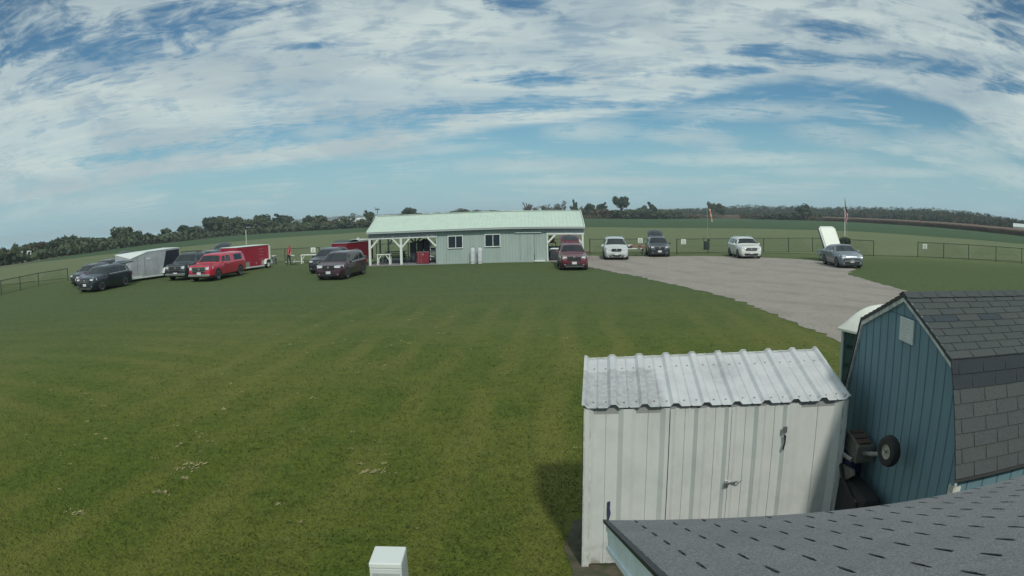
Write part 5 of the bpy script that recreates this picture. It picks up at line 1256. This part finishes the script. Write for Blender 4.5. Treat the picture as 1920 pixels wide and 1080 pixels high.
# ---- the person in red
def person():
    root = thing('person', 'person in red shirt, red cap and dark jeans bending over something white by the fence', 'person', (-19.72, 58.35, 0), -.35)
    V = {}; vs = []; es = []; rad = []
    def J(n, p, r, par=None):
        V[n] = len(vs); vs.append(p); rad.append(r)
        if par: es.append((V[par], V[n]))
    J('pelvis', (0, 0, .92), (.155, .12)); J('belly', (.02, -.01, 1.06), (.15, .125), 'pelvis'); J('chest', (.06, -.03, 1.26), (.175, .125), 'belly'); J('upper', (.11, -.04, 1.40), (.14, .10), 'chest'); J('neck', (.16, -.05, 1.48), (.055, .055), 'upper'); J('headlow', (.19, -.07, 1.555), (.07, .08), 'neck'); J('head', (.205, -.08, 1.64), (.085, .095), 'headlow'); J('top', (.21, -.08, 1.71), (.06, .07), 'head')
    for s_, n in ((-1, 'l'), (1, 'r')):
        J('hip'+n, (s_*.095, 0, .86), (.095, .10), 'pelvis'); J('knee'+n, (s_*.11-.02, -.03+.05*s_, .49), (.062, .068), 'hip'+n); J('ank'+n, (s_*.13-.02, .02+.09*s_, .09), (.04, .045), 'knee'+n); J('toe'+n, (s_*.14, -.12+.09*s_, .04), (.04, .03), 'ank'+n)
        J('sh'+n, (.11+.02*s_, -.04+.0+s_*.0, 1.38) if False else (.10+s_*.17, -.04, 1.39), (.065, .065), 'upper'); J('el'+n, (.17+s_*.21, -.16, 1.15), (.046, .046), 'sh'+n); J('wr'+n, (.33+s_*.10, -.30, 1.00), (.032, .028), 'el'+n); J('palm'+n, (.38+s_*.07, -.34, .965), (.036, .02), 'wr'+n)
        for k in range(4): J('f%d'%k+n, (.42+s_*(.045-.0*k)+.0, -.36-.018*k+.02, .955-.012*abs(k-1)), (.011, .011), 'palm'+n); J('g%d'%k+n, (.45+s_*.03, -.365-.018*k+.02, .925), (.009, .009), 'f%d'%k+n)
        J('th'+n, (.38+s_*.035, -.30, .95), (.012, .012), 'palm'+n); J('tt'+n, (.42+s_*.02, -.30, .93), (.010, .010), 'th'+n)
    me = bpy.data.meshes.new('tmp'); me.from_pydata(vs, es, []); o = bpy.data.objects.new('tmp', me); COL.objects.link(o)
    o.modifiers.new('s', 'SKIN'); sub = o.modifiers.new('u', 'SUBSURF'); sub.levels = 2
    for i, r in enumerate(rad): me.skin_vertices[0].data[i].radius = r; me.skin_vertices[0].data[i].use_root = (i == 0)
    dg = bpy.context.evaluated_depsgraph_get(); ev = o.evaluated_get(dg); m2 = bpy.data.meshes.new_from_object(ev); bpy.data.objects.remove(o)
    for q in (mat('skin', (.42, .24, .18), rough=.6), mat('shirt_red', (.40, .035, .07), rough=.8), mat('jeans_dark', (.03, .045, .06), rough=.85), mat('shoes', (.05, .05, .05)), mat('hair_grey', (.25, .24, .22))): m2.materials.append(q)
    for p in m2.polygons:
        c = p.center; p.use_smooth = True
        if c.z < .085: k = 3
        elif c.z < .90 and abs(c.x) < .3 and c.y > -.22: k = 2
        elif c.z > 1.47: k = 0
        elif (c.x-.1)**2+(c.y+.04)**2 < .30**2 and c.z > .88 and c.y > -.24: k = 1
        else: k = 0
        p.material_index = k
    b = bpy.data.objects.new('body', m2); COL.objects.link(b); b.parent = root
    MB().lathe([(.098, 0), (.10, .03), (.085, .075), (.05, .10), (0, .108)], 18, T(.205, -.08, 1.655) @ RX(.15)).add([(.13, -.13, 1.665), (.28, -.13, 1.665), (.27, -.25, 1.64), (.14, -.25, 1.64)], [(0, 1, 2, 3)]).obj('cap', mat('cap_red', (.42, .04, .08), rough=.8), b, smooth=True)
    for sx in (-1, 1): MB().lathe([(0, -.01), (.012, 0), (0, .01)], 8, T(.205+sx*.032, -.172, 1.632)).obj('eye', DARK, b)
    MB().lathe([(0, .03), (.012, 0), (.016, -.02), (0, -.028)], 8, T(.205, -.18, 1.605)).obj('nose', mat('skin', (.42, .24, .18)), b)
    MB().box((.205, -.168, 1.562), (.05, .01, .01)).obj('mouth', mat('lips', (.25, .1, .09)), b)
    for sx in (-1, 1): MB().lathe([(0, -.03), (.018, 0), (0, .03)], 8, T(.205+sx*.09, -.075, 1.615)).obj('ear', mat('skin', (.4, .2, .2)), b)
    MB().box((.0, -.02, 0), (.04, .01, .2), T(.12, -.155, 1.27)).obj('shirt_print', mat('print_white', (.6, .45, .48)), b)
    tw = thing('wing_panel', 'white wing panel held in the hands of the person in red', 'wing panel', (-19.27, 57.95, .93), -.35)
    MB().hexa([(-.16, -.10, -.03), (.26, -.16, -.10), (.28, .04, -.10), (-.14, .08, -.03)], [(-.16, -.10, .02), (.26, -.16, -.06), (.28, .04, -.06), (-.14, .08, .02)]).obj('panel', MW, tw, bevel=.01)
person()

# planter with dark shrub at the flagpole
def leafcloud(mb, c, r, n, size, rr, flat=1.0, shell=.35):
    for _ in range(n):
        while True:
            d = Vector((rr.gauss(0, 1), rr.gauss(0, 1), rr.gauss(0, 1)))
            if d.length > .01: break
        d.normalize(); k = (shell+(1-shell)*rr.random())**.6
        p = Vector((c[0]+d.x*r[0]*k, c[1]+d.y*r[1]*k, c[2]+d.z*r[2]*k))
        a = Vector((rr.gauss(0, 1), rr.gauss(0, 1), rr.gauss(0, 1)*flat)).normalized(); nn = (d+Vector((rr.gauss(0, .6), rr.gauss(0, .6), rr.gauss(0, .6)))).normalized()
        u = nn.cross(a)
        if u.length < .01: continue
        u.normalize(); v = nn.cross(u); s_ = size*rr.uniform(.6, 1.3)
        mb.add([p-u*s_*.5-v*s_*.35, p+u*s_*.5-v*s_*.3, p+u*s_*.45+v*s_*.4, p-u*s_*.4+v*s_*.35], [(0, 1, 2, 3)])
def foliage(name, c0, c1, c2, sc=.5):
    def f(t, b, tc):
        g_ = t.node('ShaderNodeNewGeometry').outputs['Position']
        n = t.noise(g_, sc, 3, .6); n2 = t.noise(g_, sc*4, 4, .7)
        c = t.mix(t.ss(n, .35, .65), c0, c1); c = t.mix(t.ss(n2, .55, .75, 0, .6), c, c2)
        t.link(c, b.inputs['Base Color']); b.inputs['Specular IOR Level'].default_value = .15
    return mat(name, c0, rough=.9, fn=f)
FO = {'g': foliage('foliage_green', (.055, .078, .045), (.075, .098, .055), (.11, .12, .06), .22),
      'd': foliage('foliage_dark', (.034, .058, .040), (.055, .080, .050), (.090, .105, .060), .22),
      'r': foliage('foliage_russet', (.075, .07, .045), (.105, .088, .058), (.12, .075, .05), .22)}
BARK = mat('bark', (.05, .045, .04), rough=.95)
def planter():
    t = thing('planter', 'dark shrub in a low dark planter at the foot of the flagpole', 'planter', (35.6, 66.9, 0), A(28))
    MB().box((0, 0, .2), (1.4, .7, .4)).obj('box', DKW, t, bevel=.02)
    mb = MB(); leafcloud(mb, (0, 0, .85), (.75, .4, .5), 420, .16, random.Random(1)); mb.obj('shrub', FO['d'], t)
    for k in range(4): MB().tube([(-.5+.33*k, 0, .3), (-.55+.36*k, 0, 1.15)], .02, 5).obj('stem', BARK, t)
planter()

# ================================================================== TREES
TREES= [(-137.6, 135.4, 4.6, 4.0, 'b'), (-122.3, 123.7, 4.2, 3.6, 'b'), (-125.8, 130.8, 4.5, 3.8, 'b'), (-129.6, 138.4, 5.0, 3.9, 'b'), (-139.2, 152.7, 5.5, 4.3, 'b'), (-147.7, 166.4, 5.9, 4.6, 'b'), (-147.6, 170.7, 5.9, 4.7, 'b'), (-145.4, 172.6, 6.0, 4.7, 'b'), (-143.4, 174.8, 5.8, 4.7, 'b'), (-141.2, 176.5, 6.2, 4.7, 'b'), (-139.3, 178.6, 6.2, 4.7, 'b'), (-137.4, 180.7, 6.2, 4.7, 'b'), (-136.3, 183.8, 6.1, 4.8, 'b'), (-136.2, 188.5, 5.5, 4.8, 'b'), (-136.4, 193.5, 5.0, 4.9, 'b'), (-136.2, 198.3, 5.1, 5.0, 'b'), (-143.8, 223.6, 7.9, 10.6, 'o'), (-136.5, 222.6, 5.8, 5.9, 'o'), (-137.0, 232.8, 4.6, 6.6, 'a'), (-136.1, 239.0, 3.3, 5.2, 'b'), (-136.7, 247.0, 5.7, 5.9, 'o'), (-135.5, 253.5, 4.1, 5.5, 'a'), (-129.9, 251.2, 6.6, 7.4, 'o'), (-137.0, 277.5, 6.1, 7.5, 'a'), (-136.6, 292.4, 9.8, 10.6, 'o'), (-128.3, 287.1, 9.5, 8.2, 'o'), (-132.2, 310.2, 8.9, 8.2, 'o'), (-129.9, 320.1, 8.7, 8.4, 'b'), (-123.5, 324.8, 9.8, 10.3, 'o'), (-115.1, 319.2, 7.0, 7.1, 'b'), (-109.2, 317.7, 10.2, 9.9, 'p'), (-100.4, 310.8, 5.2, 6.2, 'a'), (-93.9, 308.1, 7.6, 5.6, 'o'), (-88.2, 306.4, 7.6, 7.2, 'b'), (-82.6, 304.7, 4.6, 5.5, 'b'), (-84.5, 348.0, 7.4, 9.3, 's'), (-67.7, 324.9, 9.2, 6.3, 'p'), (-86.1, 302.5, 3.3, 5.5, 'b'), (-82.1, 302.9, 3.2, 5.4, 'b'), (-78.2, 303.3, 3.1, 5.4, 'b'), (-74.4, 304.3, 3.4, 5.4, 'b'), (-70.7, 305.8, 3.2, 5.4, 'b'), (-67.1, 307.2, 2.9, 5.5, 'b'), (-62.1, 302.6, 2.8, 5.4, 'b'), (-134.6, 338.0, 5.4, 7.6, 'b'), (-126.5, 332.7, 5.1, 7.4, 'b'), (-118.6, 327.4, 4.9, 7.2, 'b'), (-111.4, 323.3, 4.7, 7.1, 'b'), (-104.5, 319.2, 4.5, 7.0, 'b'), (-97.9, 315.8, 4.3, 6.9, 'b'), (-91.5, 312.2, 4.1, 6.8, 'b'), (-63.0, 425.4, 9.9, 11.9, 'o'), (-47.2, 427.4, 6.4, 9.0, 'b'), (-30.6, 428.9, 7.9, 13.4, 'a'), (-20.7, 429.5, 6.7, 8.2, 'a'), (-10.7, 429.9, 6.1, 5.2, 'o'), (-5.7, 430.0, 5.7, 5.2, 'b'), (0.9, 430.0, 5.5, 7.5, 'b'), (10.9, 429.9, 10.7, 6.0, 's'), (15.6, 429.7, 8.2, 4.5, 's'), (21.2, 429.5, 9.5, 6.0, 's'), (25.9, 429.2, 8.4, 5.2, 's'), (30.8, 428.9, 11.0, 7.5, 's'), (40.1, 428.1, 11.5, 6.0, 'p'), (44.1, 427.7, 7.4, 3.7, 's'), (47.6, 414.9, 9.5, 8.0, 'o'), (53.6, 405.9, 11.2, 6.4, 'p'), (63.6, 392.2, 13.7, 10.3, 'w'), (75.9, 386.0, 8.0, 4.1, 'b'), (81.0, 386.5, 9.6, 8.2, 'p'), (148.4, 492.2, 13.0, 8.0, 'p'), (149.7, 474.9, 11.2, 10.4, 'o'), (179.5, 391.1, 10.8, 11.2, 'a'), (168.2, 390.6, 5.3, 11.1, 'b'), (165.6, 407.5, 4.2, 9.9, 'b'), (158.9, 413.1, 3.4, 7.7, 'b'), (185.8, 388.2, 5.7, 6.7, 'b'), (46.3, 417.6, 5.6, 7.3, 'b'), (50.1, 411.3, 5.5, 7.2, 'b'), (53.8, 405.0, 6.7, 7.1, 'b'), (57.5, 399.6, 5.8, 7.0, 'b'), (61.2, 395.0, 5.6, 6.9, 'b'), (64.8, 390.4, 5.8, 6.9, 'b'), (68.5, 386.5, 6.2, 6.8, 'b'), (72.9, 386.5, 5.8, 6.8, 'b'), (77.2, 386.5, 6.4, 6.8, 'b'), (81.6, 386.4, 5.1, 6.9, 'b'), (86.1, 387.0, 5.2, 6.9, 'b'), (90.7, 387.6, 5.7, 6.9, 'b'), (91.8, 418.7, 2.8, 8.2, 'b'), (97.4, 419.2, 2.8, 8.2, 'b'), (103.2, 420.5, 2.8, 8.3, 'b'), (109.3, 422.5, 2.8, 8.3, 'b')]
def tree_proto(kind, seed):
    """unit tree: height 1, crown about 1 wide; returns (trunk mesh, crown mesh)"""
    rr = random.Random(seed); tk = MB(); cr_ = MB()
    if kind == 'b':      # bushy tree or hedge mass down to the ground
        n = 11
        for _ in range(n): 
            z = rr.uniform(.16, .74); leafcloud(cr_, (rr.gauss(0, .23), rr.gauss(0, .2), z), (rr.uniform(.2, .33), rr.uniform(.2, .3), rr.uniform(.14, .26)), 110, .105, rr)
        tk.tube([(0, 0, 0), (.02, 0, .5)], [.03, .015], 6)
        for k in range(4): a = rr.uniform(0, 6.28); tk.tube([(0, 0, .1), (.25*cos(a), .2*sin(a), .5)], [.02, .008], 5)
    elif kind in ('o', 'a', 'w'):
        tk.tube([(0, 0, 0), (rr.uniform(-.02, .02), 0, .25), (rr.uniform(-.05, .05), 0, .55)], [.035, .028, .015], 7)
        lobes = 14 if kind != 'w' else 9
        for k in range(lobes):
            a = 2*pi*k/lobes+rr.uniform(-.3, .3); R = rr.uniform(.10, .34); z = rr.uniform(.34, .80) if kind != 'a' else rr.uniform(.30, .72)
            if kind == 'w': R = rr.uniform(.16, .36); z = rr.uniform(.45, .82)
            c = (R*cos(a), R*sin(a)*.8, z); leafcloud(cr_, c, (rr.uniform(.12, .21), rr.uniform(.12, .2), rr.uniform(.10, .17)), 105, .075, rr)
            tk.tube([(0, 0, rr.uniform(.2, .4)), (c[0]*.6, c[1]*.6, z-.1), c], [.016, .010, .004], 5)
        if kind != 'w': leafcloud(cr_, (0, 0, .62), (.26, .24, .30), 260, .08, rr)
        if kind == 'o':
            for _ in range(5): leafcloud(cr_, (rr.gauss(0, .2), rr.gauss(0, .2), rr.uniform(.12, .3)), (.2, .18, .13), 90, .09, rr)
    elif kind == 'p':    # upswept, ragged leader like a maple with spikes
        tk.tube([(0, 0, 0), (.01, 0, .4), (-.02, 0, .8)], [.035, .022, .006], 7)
        for k in range(13):
            a = rr.uniform(0, 2*pi); z0 = rr.uniform(.15, .5); R = rr.uniform(.12, .46); z1 = z0+rr.uniform(.15, .45)
            p0, p1 = Vector((0, 0, z0)), Vector((R*cos(a), R*sin(a)*.8, min(.97, z1))); tk.tube([p0, (p0+p1)/2+Vector((0, 0, -.02)), p1], [.014, .009, .003], 5)
            for f in (.35, .55, .75, .95, 1.05): p = p0.lerp(p1, f); leafcloud(cr_, p, (.10, .09, .055), 34, .065, rr)
        leafcloud(cr_, (0, 0, .48), (.24, .2, .26), 200, .075, rr)
        for _ in range(4): leafcloud(cr_, (rr.gauss(0, .2), rr.gauss(0, .2), rr.uniform(.08, .25)), (.2, .18, .12), 80, .09, rr)
    else:                # sparse autumn tree, branches showing
        tk.tube([(0, 0, 0), (.01, 0, .3), (-.02, 0, .65)], [.03, .02, .008], 6)
        for k in range(20):
            a = rr.uniform(0, 2*pi); z0 = rr.uniform(.15, .5); R = rr.uniform(.12, .48); z1 = z0+rr.uniform(.15, .5)
            p0, p1 = Vector((0, 0, z0)), Vector((R*cos(a), R*sin(a)*.8, min(1, z1))); tk.tube([p0, (p0+p1)/2, p1], [.014, .010, .005], 5)
            for f in (.6, .8, 1.0): leafcloud(cr_, p0.lerp(p1, f), (.09, .08, .07), 16, .05, rr)
        leafcloud(cr_, (0, 0, .22), (.3, .25, .2), 160, .08, rr)
    mt, mc = bpy.data.meshes.new('trunk'), bpy.data.meshes.new('crown')
    mt.from_pydata(tk.v, [], tk.f); mc.from_pydata(cr_.v, [], cr_.f); mt.materials.append(BARK)
    return mt, mc
protos = {}
for kd, n in (('b', 4), ('o', 3), ('a', 2), ('w', 1), ('p', 3), ('s', 3)):
    protos[kd] = [tree_proto(kd, 31*k+ord(kd)) for k in range(n)]
cols = {}
def crown_mesh(kd, k, c):
    key = (kd, k, c)
    if key not in cols:
        m = protos[kd][k][1].copy(); m.materials.clear(); m.materials.append(FO[c]); cols[key] = m
    return cols[key]
KD = {'b': ('bushy_tree', 'bushy tree'), 'o': ('broadleaf_tree', 'broadleaf tree'), 'a': ('round_tree', 'rounded tree'), 'w': ('gnarled_tree', 'tall gnarled tree'), 'p': ('spiky_tree', 'ragged upswept tree'), 's': ('sparse_tree', 'thin leaved tree')}
rt = random.Random(77)
def where(x, y):
    a = degrees(atan2(x, y))
    for lim, s_ in ((-37, 'above the left fence'), (-32, 'above the black SUV'), (-27, 'above the silver trailer'), (-23, 'above the red pickup'), (-19.5, 'above the red trailer'), (-15.5, 'above the person in red'), (-11.3, 'just left of the clubhouse'), (-6, 'behind the left roof end'), (-1, 'behind the roof middle'), (3, 'behind the right roof half'), (6.2, 'behind the right roof end'), (9, 'above the white minivan'), (12, 'above the navy SUV'), (15, 'left of the windsock'), (18, 'beside the windsock'), (23, 'above the white SUV')):
        if a < lim: return s_
    return 'left of the flagpole'
ordn = ['first', 'second', 'third', 'fourth', 'fifth', 'sixth', 'seventh', 'eighth', 'ninth', 'tenth', 'eleventh', 'twelfth', 'thirteenth', 'fourteenth', 'fifteenth', 'sixteenth', 'seventeenth', 'eighteenth']
cnt = {}; tonew = []
for (x, y, h_, w_, kd) in sorted(TREES, key=lambda q: atan2(q[0], q[1])):
    k = rt.randrange(len(protos[kd])); c = rt.choice('ggd') if kd != 's' else rt.choice('rrg')
    if kd in 'ab' and rt.random() < .22: c = 'r'
    nm, ds = KD[kd]; wh_ = where(x, y); key = (kd, wh_); cnt[key] = cnt.get(key, 0)+1
    t = thing(nm, 'x', 'tree', (x, y, tz(x, y)-.2), rt.uniform(-.6, .6)+(pi if rt.random() < .5 else 0), 'trees of the hedgerows across the fields')
    t.scale = (w_*(1.5 if kd == 'b' else 1.2), w_*(1.5 if kd == 'b' else 1.2), h_*(1.12 if kd == 'b' else 1.05)+.2); tonew.append((t, key, cnt[key], c))
    a = bpy.data.objects.new('trunk', protos[kd][k][0]); COL.objects.link(a); a.parent = t
    b = bpy.data.objects.new('crown', crown_mesh(kd, k, c)); COL.objects.link(b); b.parent = t
tone = {'g': 'green', 'd': 'dark green', 'r': 'russet'}
for t, key, i, c in tonew:
    n = cnt[key]; t['label'] = '%s %s %s%s' % (tone[c], KD[key[0]][1], key[1], '' if n == 1 else ', %s such from the left' % ordn[i-1])

# far woods on the rising ground to the right: one mass
def woods():
    rr = random.Random(9); mb = MB(); mr = MB()
    WT = [(11.5, .25), (12.55, .33), (15.23, .41), (17.91, .59), (19.7, .73), (21.5, .70), (23.31, .67), (26.96, .60), (28.81, .68), (30.68, .68), (33.52, .76), (35.95, .84), (38.45, .68), (41.02, .54), (43.72, .30), (45.12, .12), (52, .1)]
    DW = [(11, 620), (20, 640), (30, 560), (38, 460), (45, 400), (52, 380)]
    for row, (fr, hf) in enumerate(((1.0, .55), (1.1, .8), (1.22, 1.0))):
        a = 11.2
        while a < 52:
            D_ = interp(DW, a)*fr; top = 3.85+D_*tan(radians(interp(WT, a)))*1.0
            x, y = D_*sin(radians(a)), D_*cos(radians(a)); zb = tz(x, y)
            H_ = (top-zb)*hf*rr.uniform(.88, 1.02); Wd = H_*rr.uniform(.45, .8)
            base = zb+(H_*.0)
            tgt = mr if rr.random() < .18 else mb
            for _ in range(3):
                leafcloud(tgt, (x+rr.gauss(0, Wd*.35), y+rr.gauss(0, Wd*.35), base+H_*rr.uniform(.3, .62)), (Wd*.5, Wd*.5, H_*.36), 120, .95, rr)
            leafcloud(tgt, (x, y, base+H_*.72), (Wd*.44, Wd*.44, H_*.26), 110, .75, rr)
            leafcloud(tgt, (x, y, base+H_*.2), (Wd*.6, Wd*.5, H_*.3), 30, 1.6, rr)
            a += degrees(Wd*.62/D_)
    o = mb.obj('distant_woods', FO['d']); tag(o, 'far dark green woods on the horizon behind the right half of the field', 'woods'); o['kind'] = 'stuff'
    o = mr.obj('autumn_woods', FO['r']); tag(o, 'scattered russet crowns among the far woods on the right', 'woods'); o['kind'] = 'stuff'
woods()
def scrub(name, a0, a1, dist, h_, m, label, dens=1.0, cat='scrub'):
    rr = random.Random(int(a0*10)+500); mb = MB(); a = a0
    while a < a1:
        for _ in range(2):
            D_ = dist(a)+rr.uniform(-3, 6); x, y = D_*sin(radians(a)), D_*cos(radians(a)); H_ = h_*rr.uniform(.6, 1.1)
            leafcloud(mb, (x, y, tz(x, y)+H_*.5), (H_*.9, H_*.9, H_*.5), int(26*dens), H_*.34, rr)
        a += degrees(h_*.7/dist(a))
    o = mb.obj(name, m); tag(o, label, cat); o['kind'] = 'stuff'
scrub('hedge_undergrowth', -46, -12, lambda a: interp([(-46, 186), (-43, 175), (-39, 205), (-35, 228), (-31.9, 254), (-27.7, 270), (-24, 315), (-12, 313)], a), 3.9, FO['g'], 'dark undergrowth at the foot of the left hedge', 1.5)
scrub('far_hedge', -12, 6, lambda a: 432, 3.2, FO['d'], 'low dark hedge far behind the clubhouse roof')
scrub('brown_hedge', 6, 17, lambda a: interp([(6, 396), (15, 440), (17, 470)], a), 2.4, FO['r'], 'low brownish hedge across the field right of the clubhouse')
scrub('right_scrub', 19.5, 26.3, lambda a: interp([(19.5, 480), (26.3, 415)], a), 3.2, FO['r'], 'brownish scrub at the field edge left of the flagpole', 1.4)
# ripe corn strip on the right
def corn():
    CB_ = [(14.77, 498.9), (17.89, 480.4), (20.14, 486), (26.03, 423.5), (28.79, 391.8), (32.55, 351.7), (35.44, 332.6), (38.42, 310.1), (41.53, 287.4), (45.1, 273.9), (52, 255)]
    CM = foliage('corn_stubble', (.13, .095, .075), (.16, .12, .09), (.11, .075, .065), .5)
    rr = random.Random(4); mb = MB(); n = 60; f_, t_, b_ = [], [], []
    for i in range(n*4+1):
        a = 14.8+(52-14.8)*i/(n*4); D_ = interp(CB_, a); h_ = 2.0+.18*rr.random(); s_, c_ = sin(radians(a)), cos(radians(a))
        f_.append((D_*s_, D_*c_, tz(D_*s_, D_*c_))); t_.append(((D_+.3)*s_, (D_+.3)*c_, tz(D_*s_, D_*c_)+h_)); E_ = D_+55; b_.append((E_*s_, E_*c_, tz(E_*s_, E_*c_)+h_+.2))
    mb.grid([f_, t_, b_])
    for i in range(4200):
        a = rr.uniform(14.8, 52); D_ = interp(CB_, a)-rr.uniform(0, .5); x, y = D_*sin(radians(a)), D_*cos(radians(a)); z = tz(x, y); h_ = rr.uniform(1.6, 2.35); w_ = rr.uniform(.12, .3)
        mb.add([(x-w_, y, z), (x+w_, y, z), (x+w_*.5+rr.gauss(0, .1), y, z+h_), (x-w_*.5, y, z+h_*.97)], [(0, 1, 2, 3)])
    o = mb.obj('corn_strip', CM); tag(o, 'strip of ripe brown corn along the far edge of the right field', 'corn'); o['kind'] = 'stuff'
corn()
# far hills on the horizon
def hills():
    H_ = [(-26, .0), (-20, .08), (-15.85, .17), (-14.07, .22), (-11.4, .22), (-8.73, .2), (-5.63, .14), (-3.41, .24), (-2.3, .24), (.13, .12), (6.33, .08), (12, .05)]
    D_ = 2400; rr = random.Random(3); a = -26; rows = [[], [], []]
    while a < 12:
        h_ = D_*tan(radians(interp(H_, a)))+3.85+rr.uniform(0, 3)
        for r_, (dd, hh) in enumerate(((D_-250, -3), (D_, h_), (D_+350, -3))): rows[r_].append((dd*sin(radians(a)), dd*cos(radians(a)), hh))
        a += .2
    struct(MB().grid(rows).obj('hills', mat('hill_woods', (.05, .065, .06), rough=1, var=.4, vscale=.01), smooth=True))
hills()
# ---- farm buildings far away
def farm(name, label, x, y, L_, W_, H_, roofc, wallc, rz, doors=2):
    t = thing(name, label, 'farm building', (x, y, tz(x, y)), rz, 'white farm buildings on the skyline'); hr = H_*.62
    MB().box((0, 0, hr/2), (L_, W_, hr)).obj('wall', wallc, t)
    mb = MB(); mb.add([(-L_/2-.3, -W_/2-.3, hr-.05), (L_/2+.3, -W_/2-.3, hr-.05), (L_/2+.3, 0, H_), (-L_/2-.3, 0, H_), (-L_/2-.3, W_/2+.3, hr-.05), (L_/2+.3, W_/2+.3, hr-.05)], [(0, 1, 2, 3), (3, 2, 5, 4), (0, 3, 4), (1, 5, 2)]); mb.obj('roof', roofc, t)
    for k in range(doors): MB().box((-L_*.3+L_*.6*k/max(1, doors-1), -W_/2-.03, hr*.36), (L_*.12, .08, hr*.7)).obj('door', DARK, t)
PALEW = mat('farm_white', (.45, .50, .46), rough=.7); PALER = mat('farm_roof', (.52, .58, .56), rough=.6)
farm('farm_barn', 'small white gabled farm building at the far left edge in the trees', -133.5, 138.5, 4.2, 4, 3.3, mat('farm_roof_grey', (.2, .22, .24)), PALEW, .5)
farm('farm_shed', 'longer pale farm building beside the small white one at the far left', -136, 149, 7.5, 4, 3.0, PALEW, mat('farm_wall_grey', (.22, .25, .24)), .75)
farm('farm_hall', 'long white roofed farm building at the right edge beyond the corn', 262, 262, 16, 9, 4.4, PALER, PALEW, -.8, 3)
for k, (x, y) in enumerate(((-318, 1290), (-285, 1290), (-245, 1300))):
    farm('far_farmhouse', ('leftmost', 'middle', 'rightmost')[k]+' of three tiny pale buildings on the horizon left of the clubhouse', x, y, 26, 12, 9, PALER, PALEW, .1, 2)

# ================================================================== HAZE
hz = MB().box((0, 1300, 9.5), (4600, 3600, 28.0)).obj('haze', None)
hm = bpy.data.materials.new('haze_air'); hm.use_nodes = True; ht = NT(hm.node_tree); ht.n.clear()
pv = ht.node('ShaderNodeVolumePrincipled'); pv.inputs['Color'].default_value = (.80, .93, 1.0, 1); pv.inputs['Density'].default_value = 0.00028; pv.inputs['Anisotropy'].default_value = 0.0
ho = ht.node('ShaderNodeOutputMaterial'); ht.link(pv.outputs[0], ho.inputs['Volume'])
hz.data.materials.clear(); hz.data.materials.append(hm); hz['kind'] = 'stuff'; tag(hz, 'pale blue haze over the fields', 'haze'); hz.display_type = 'WIRE'
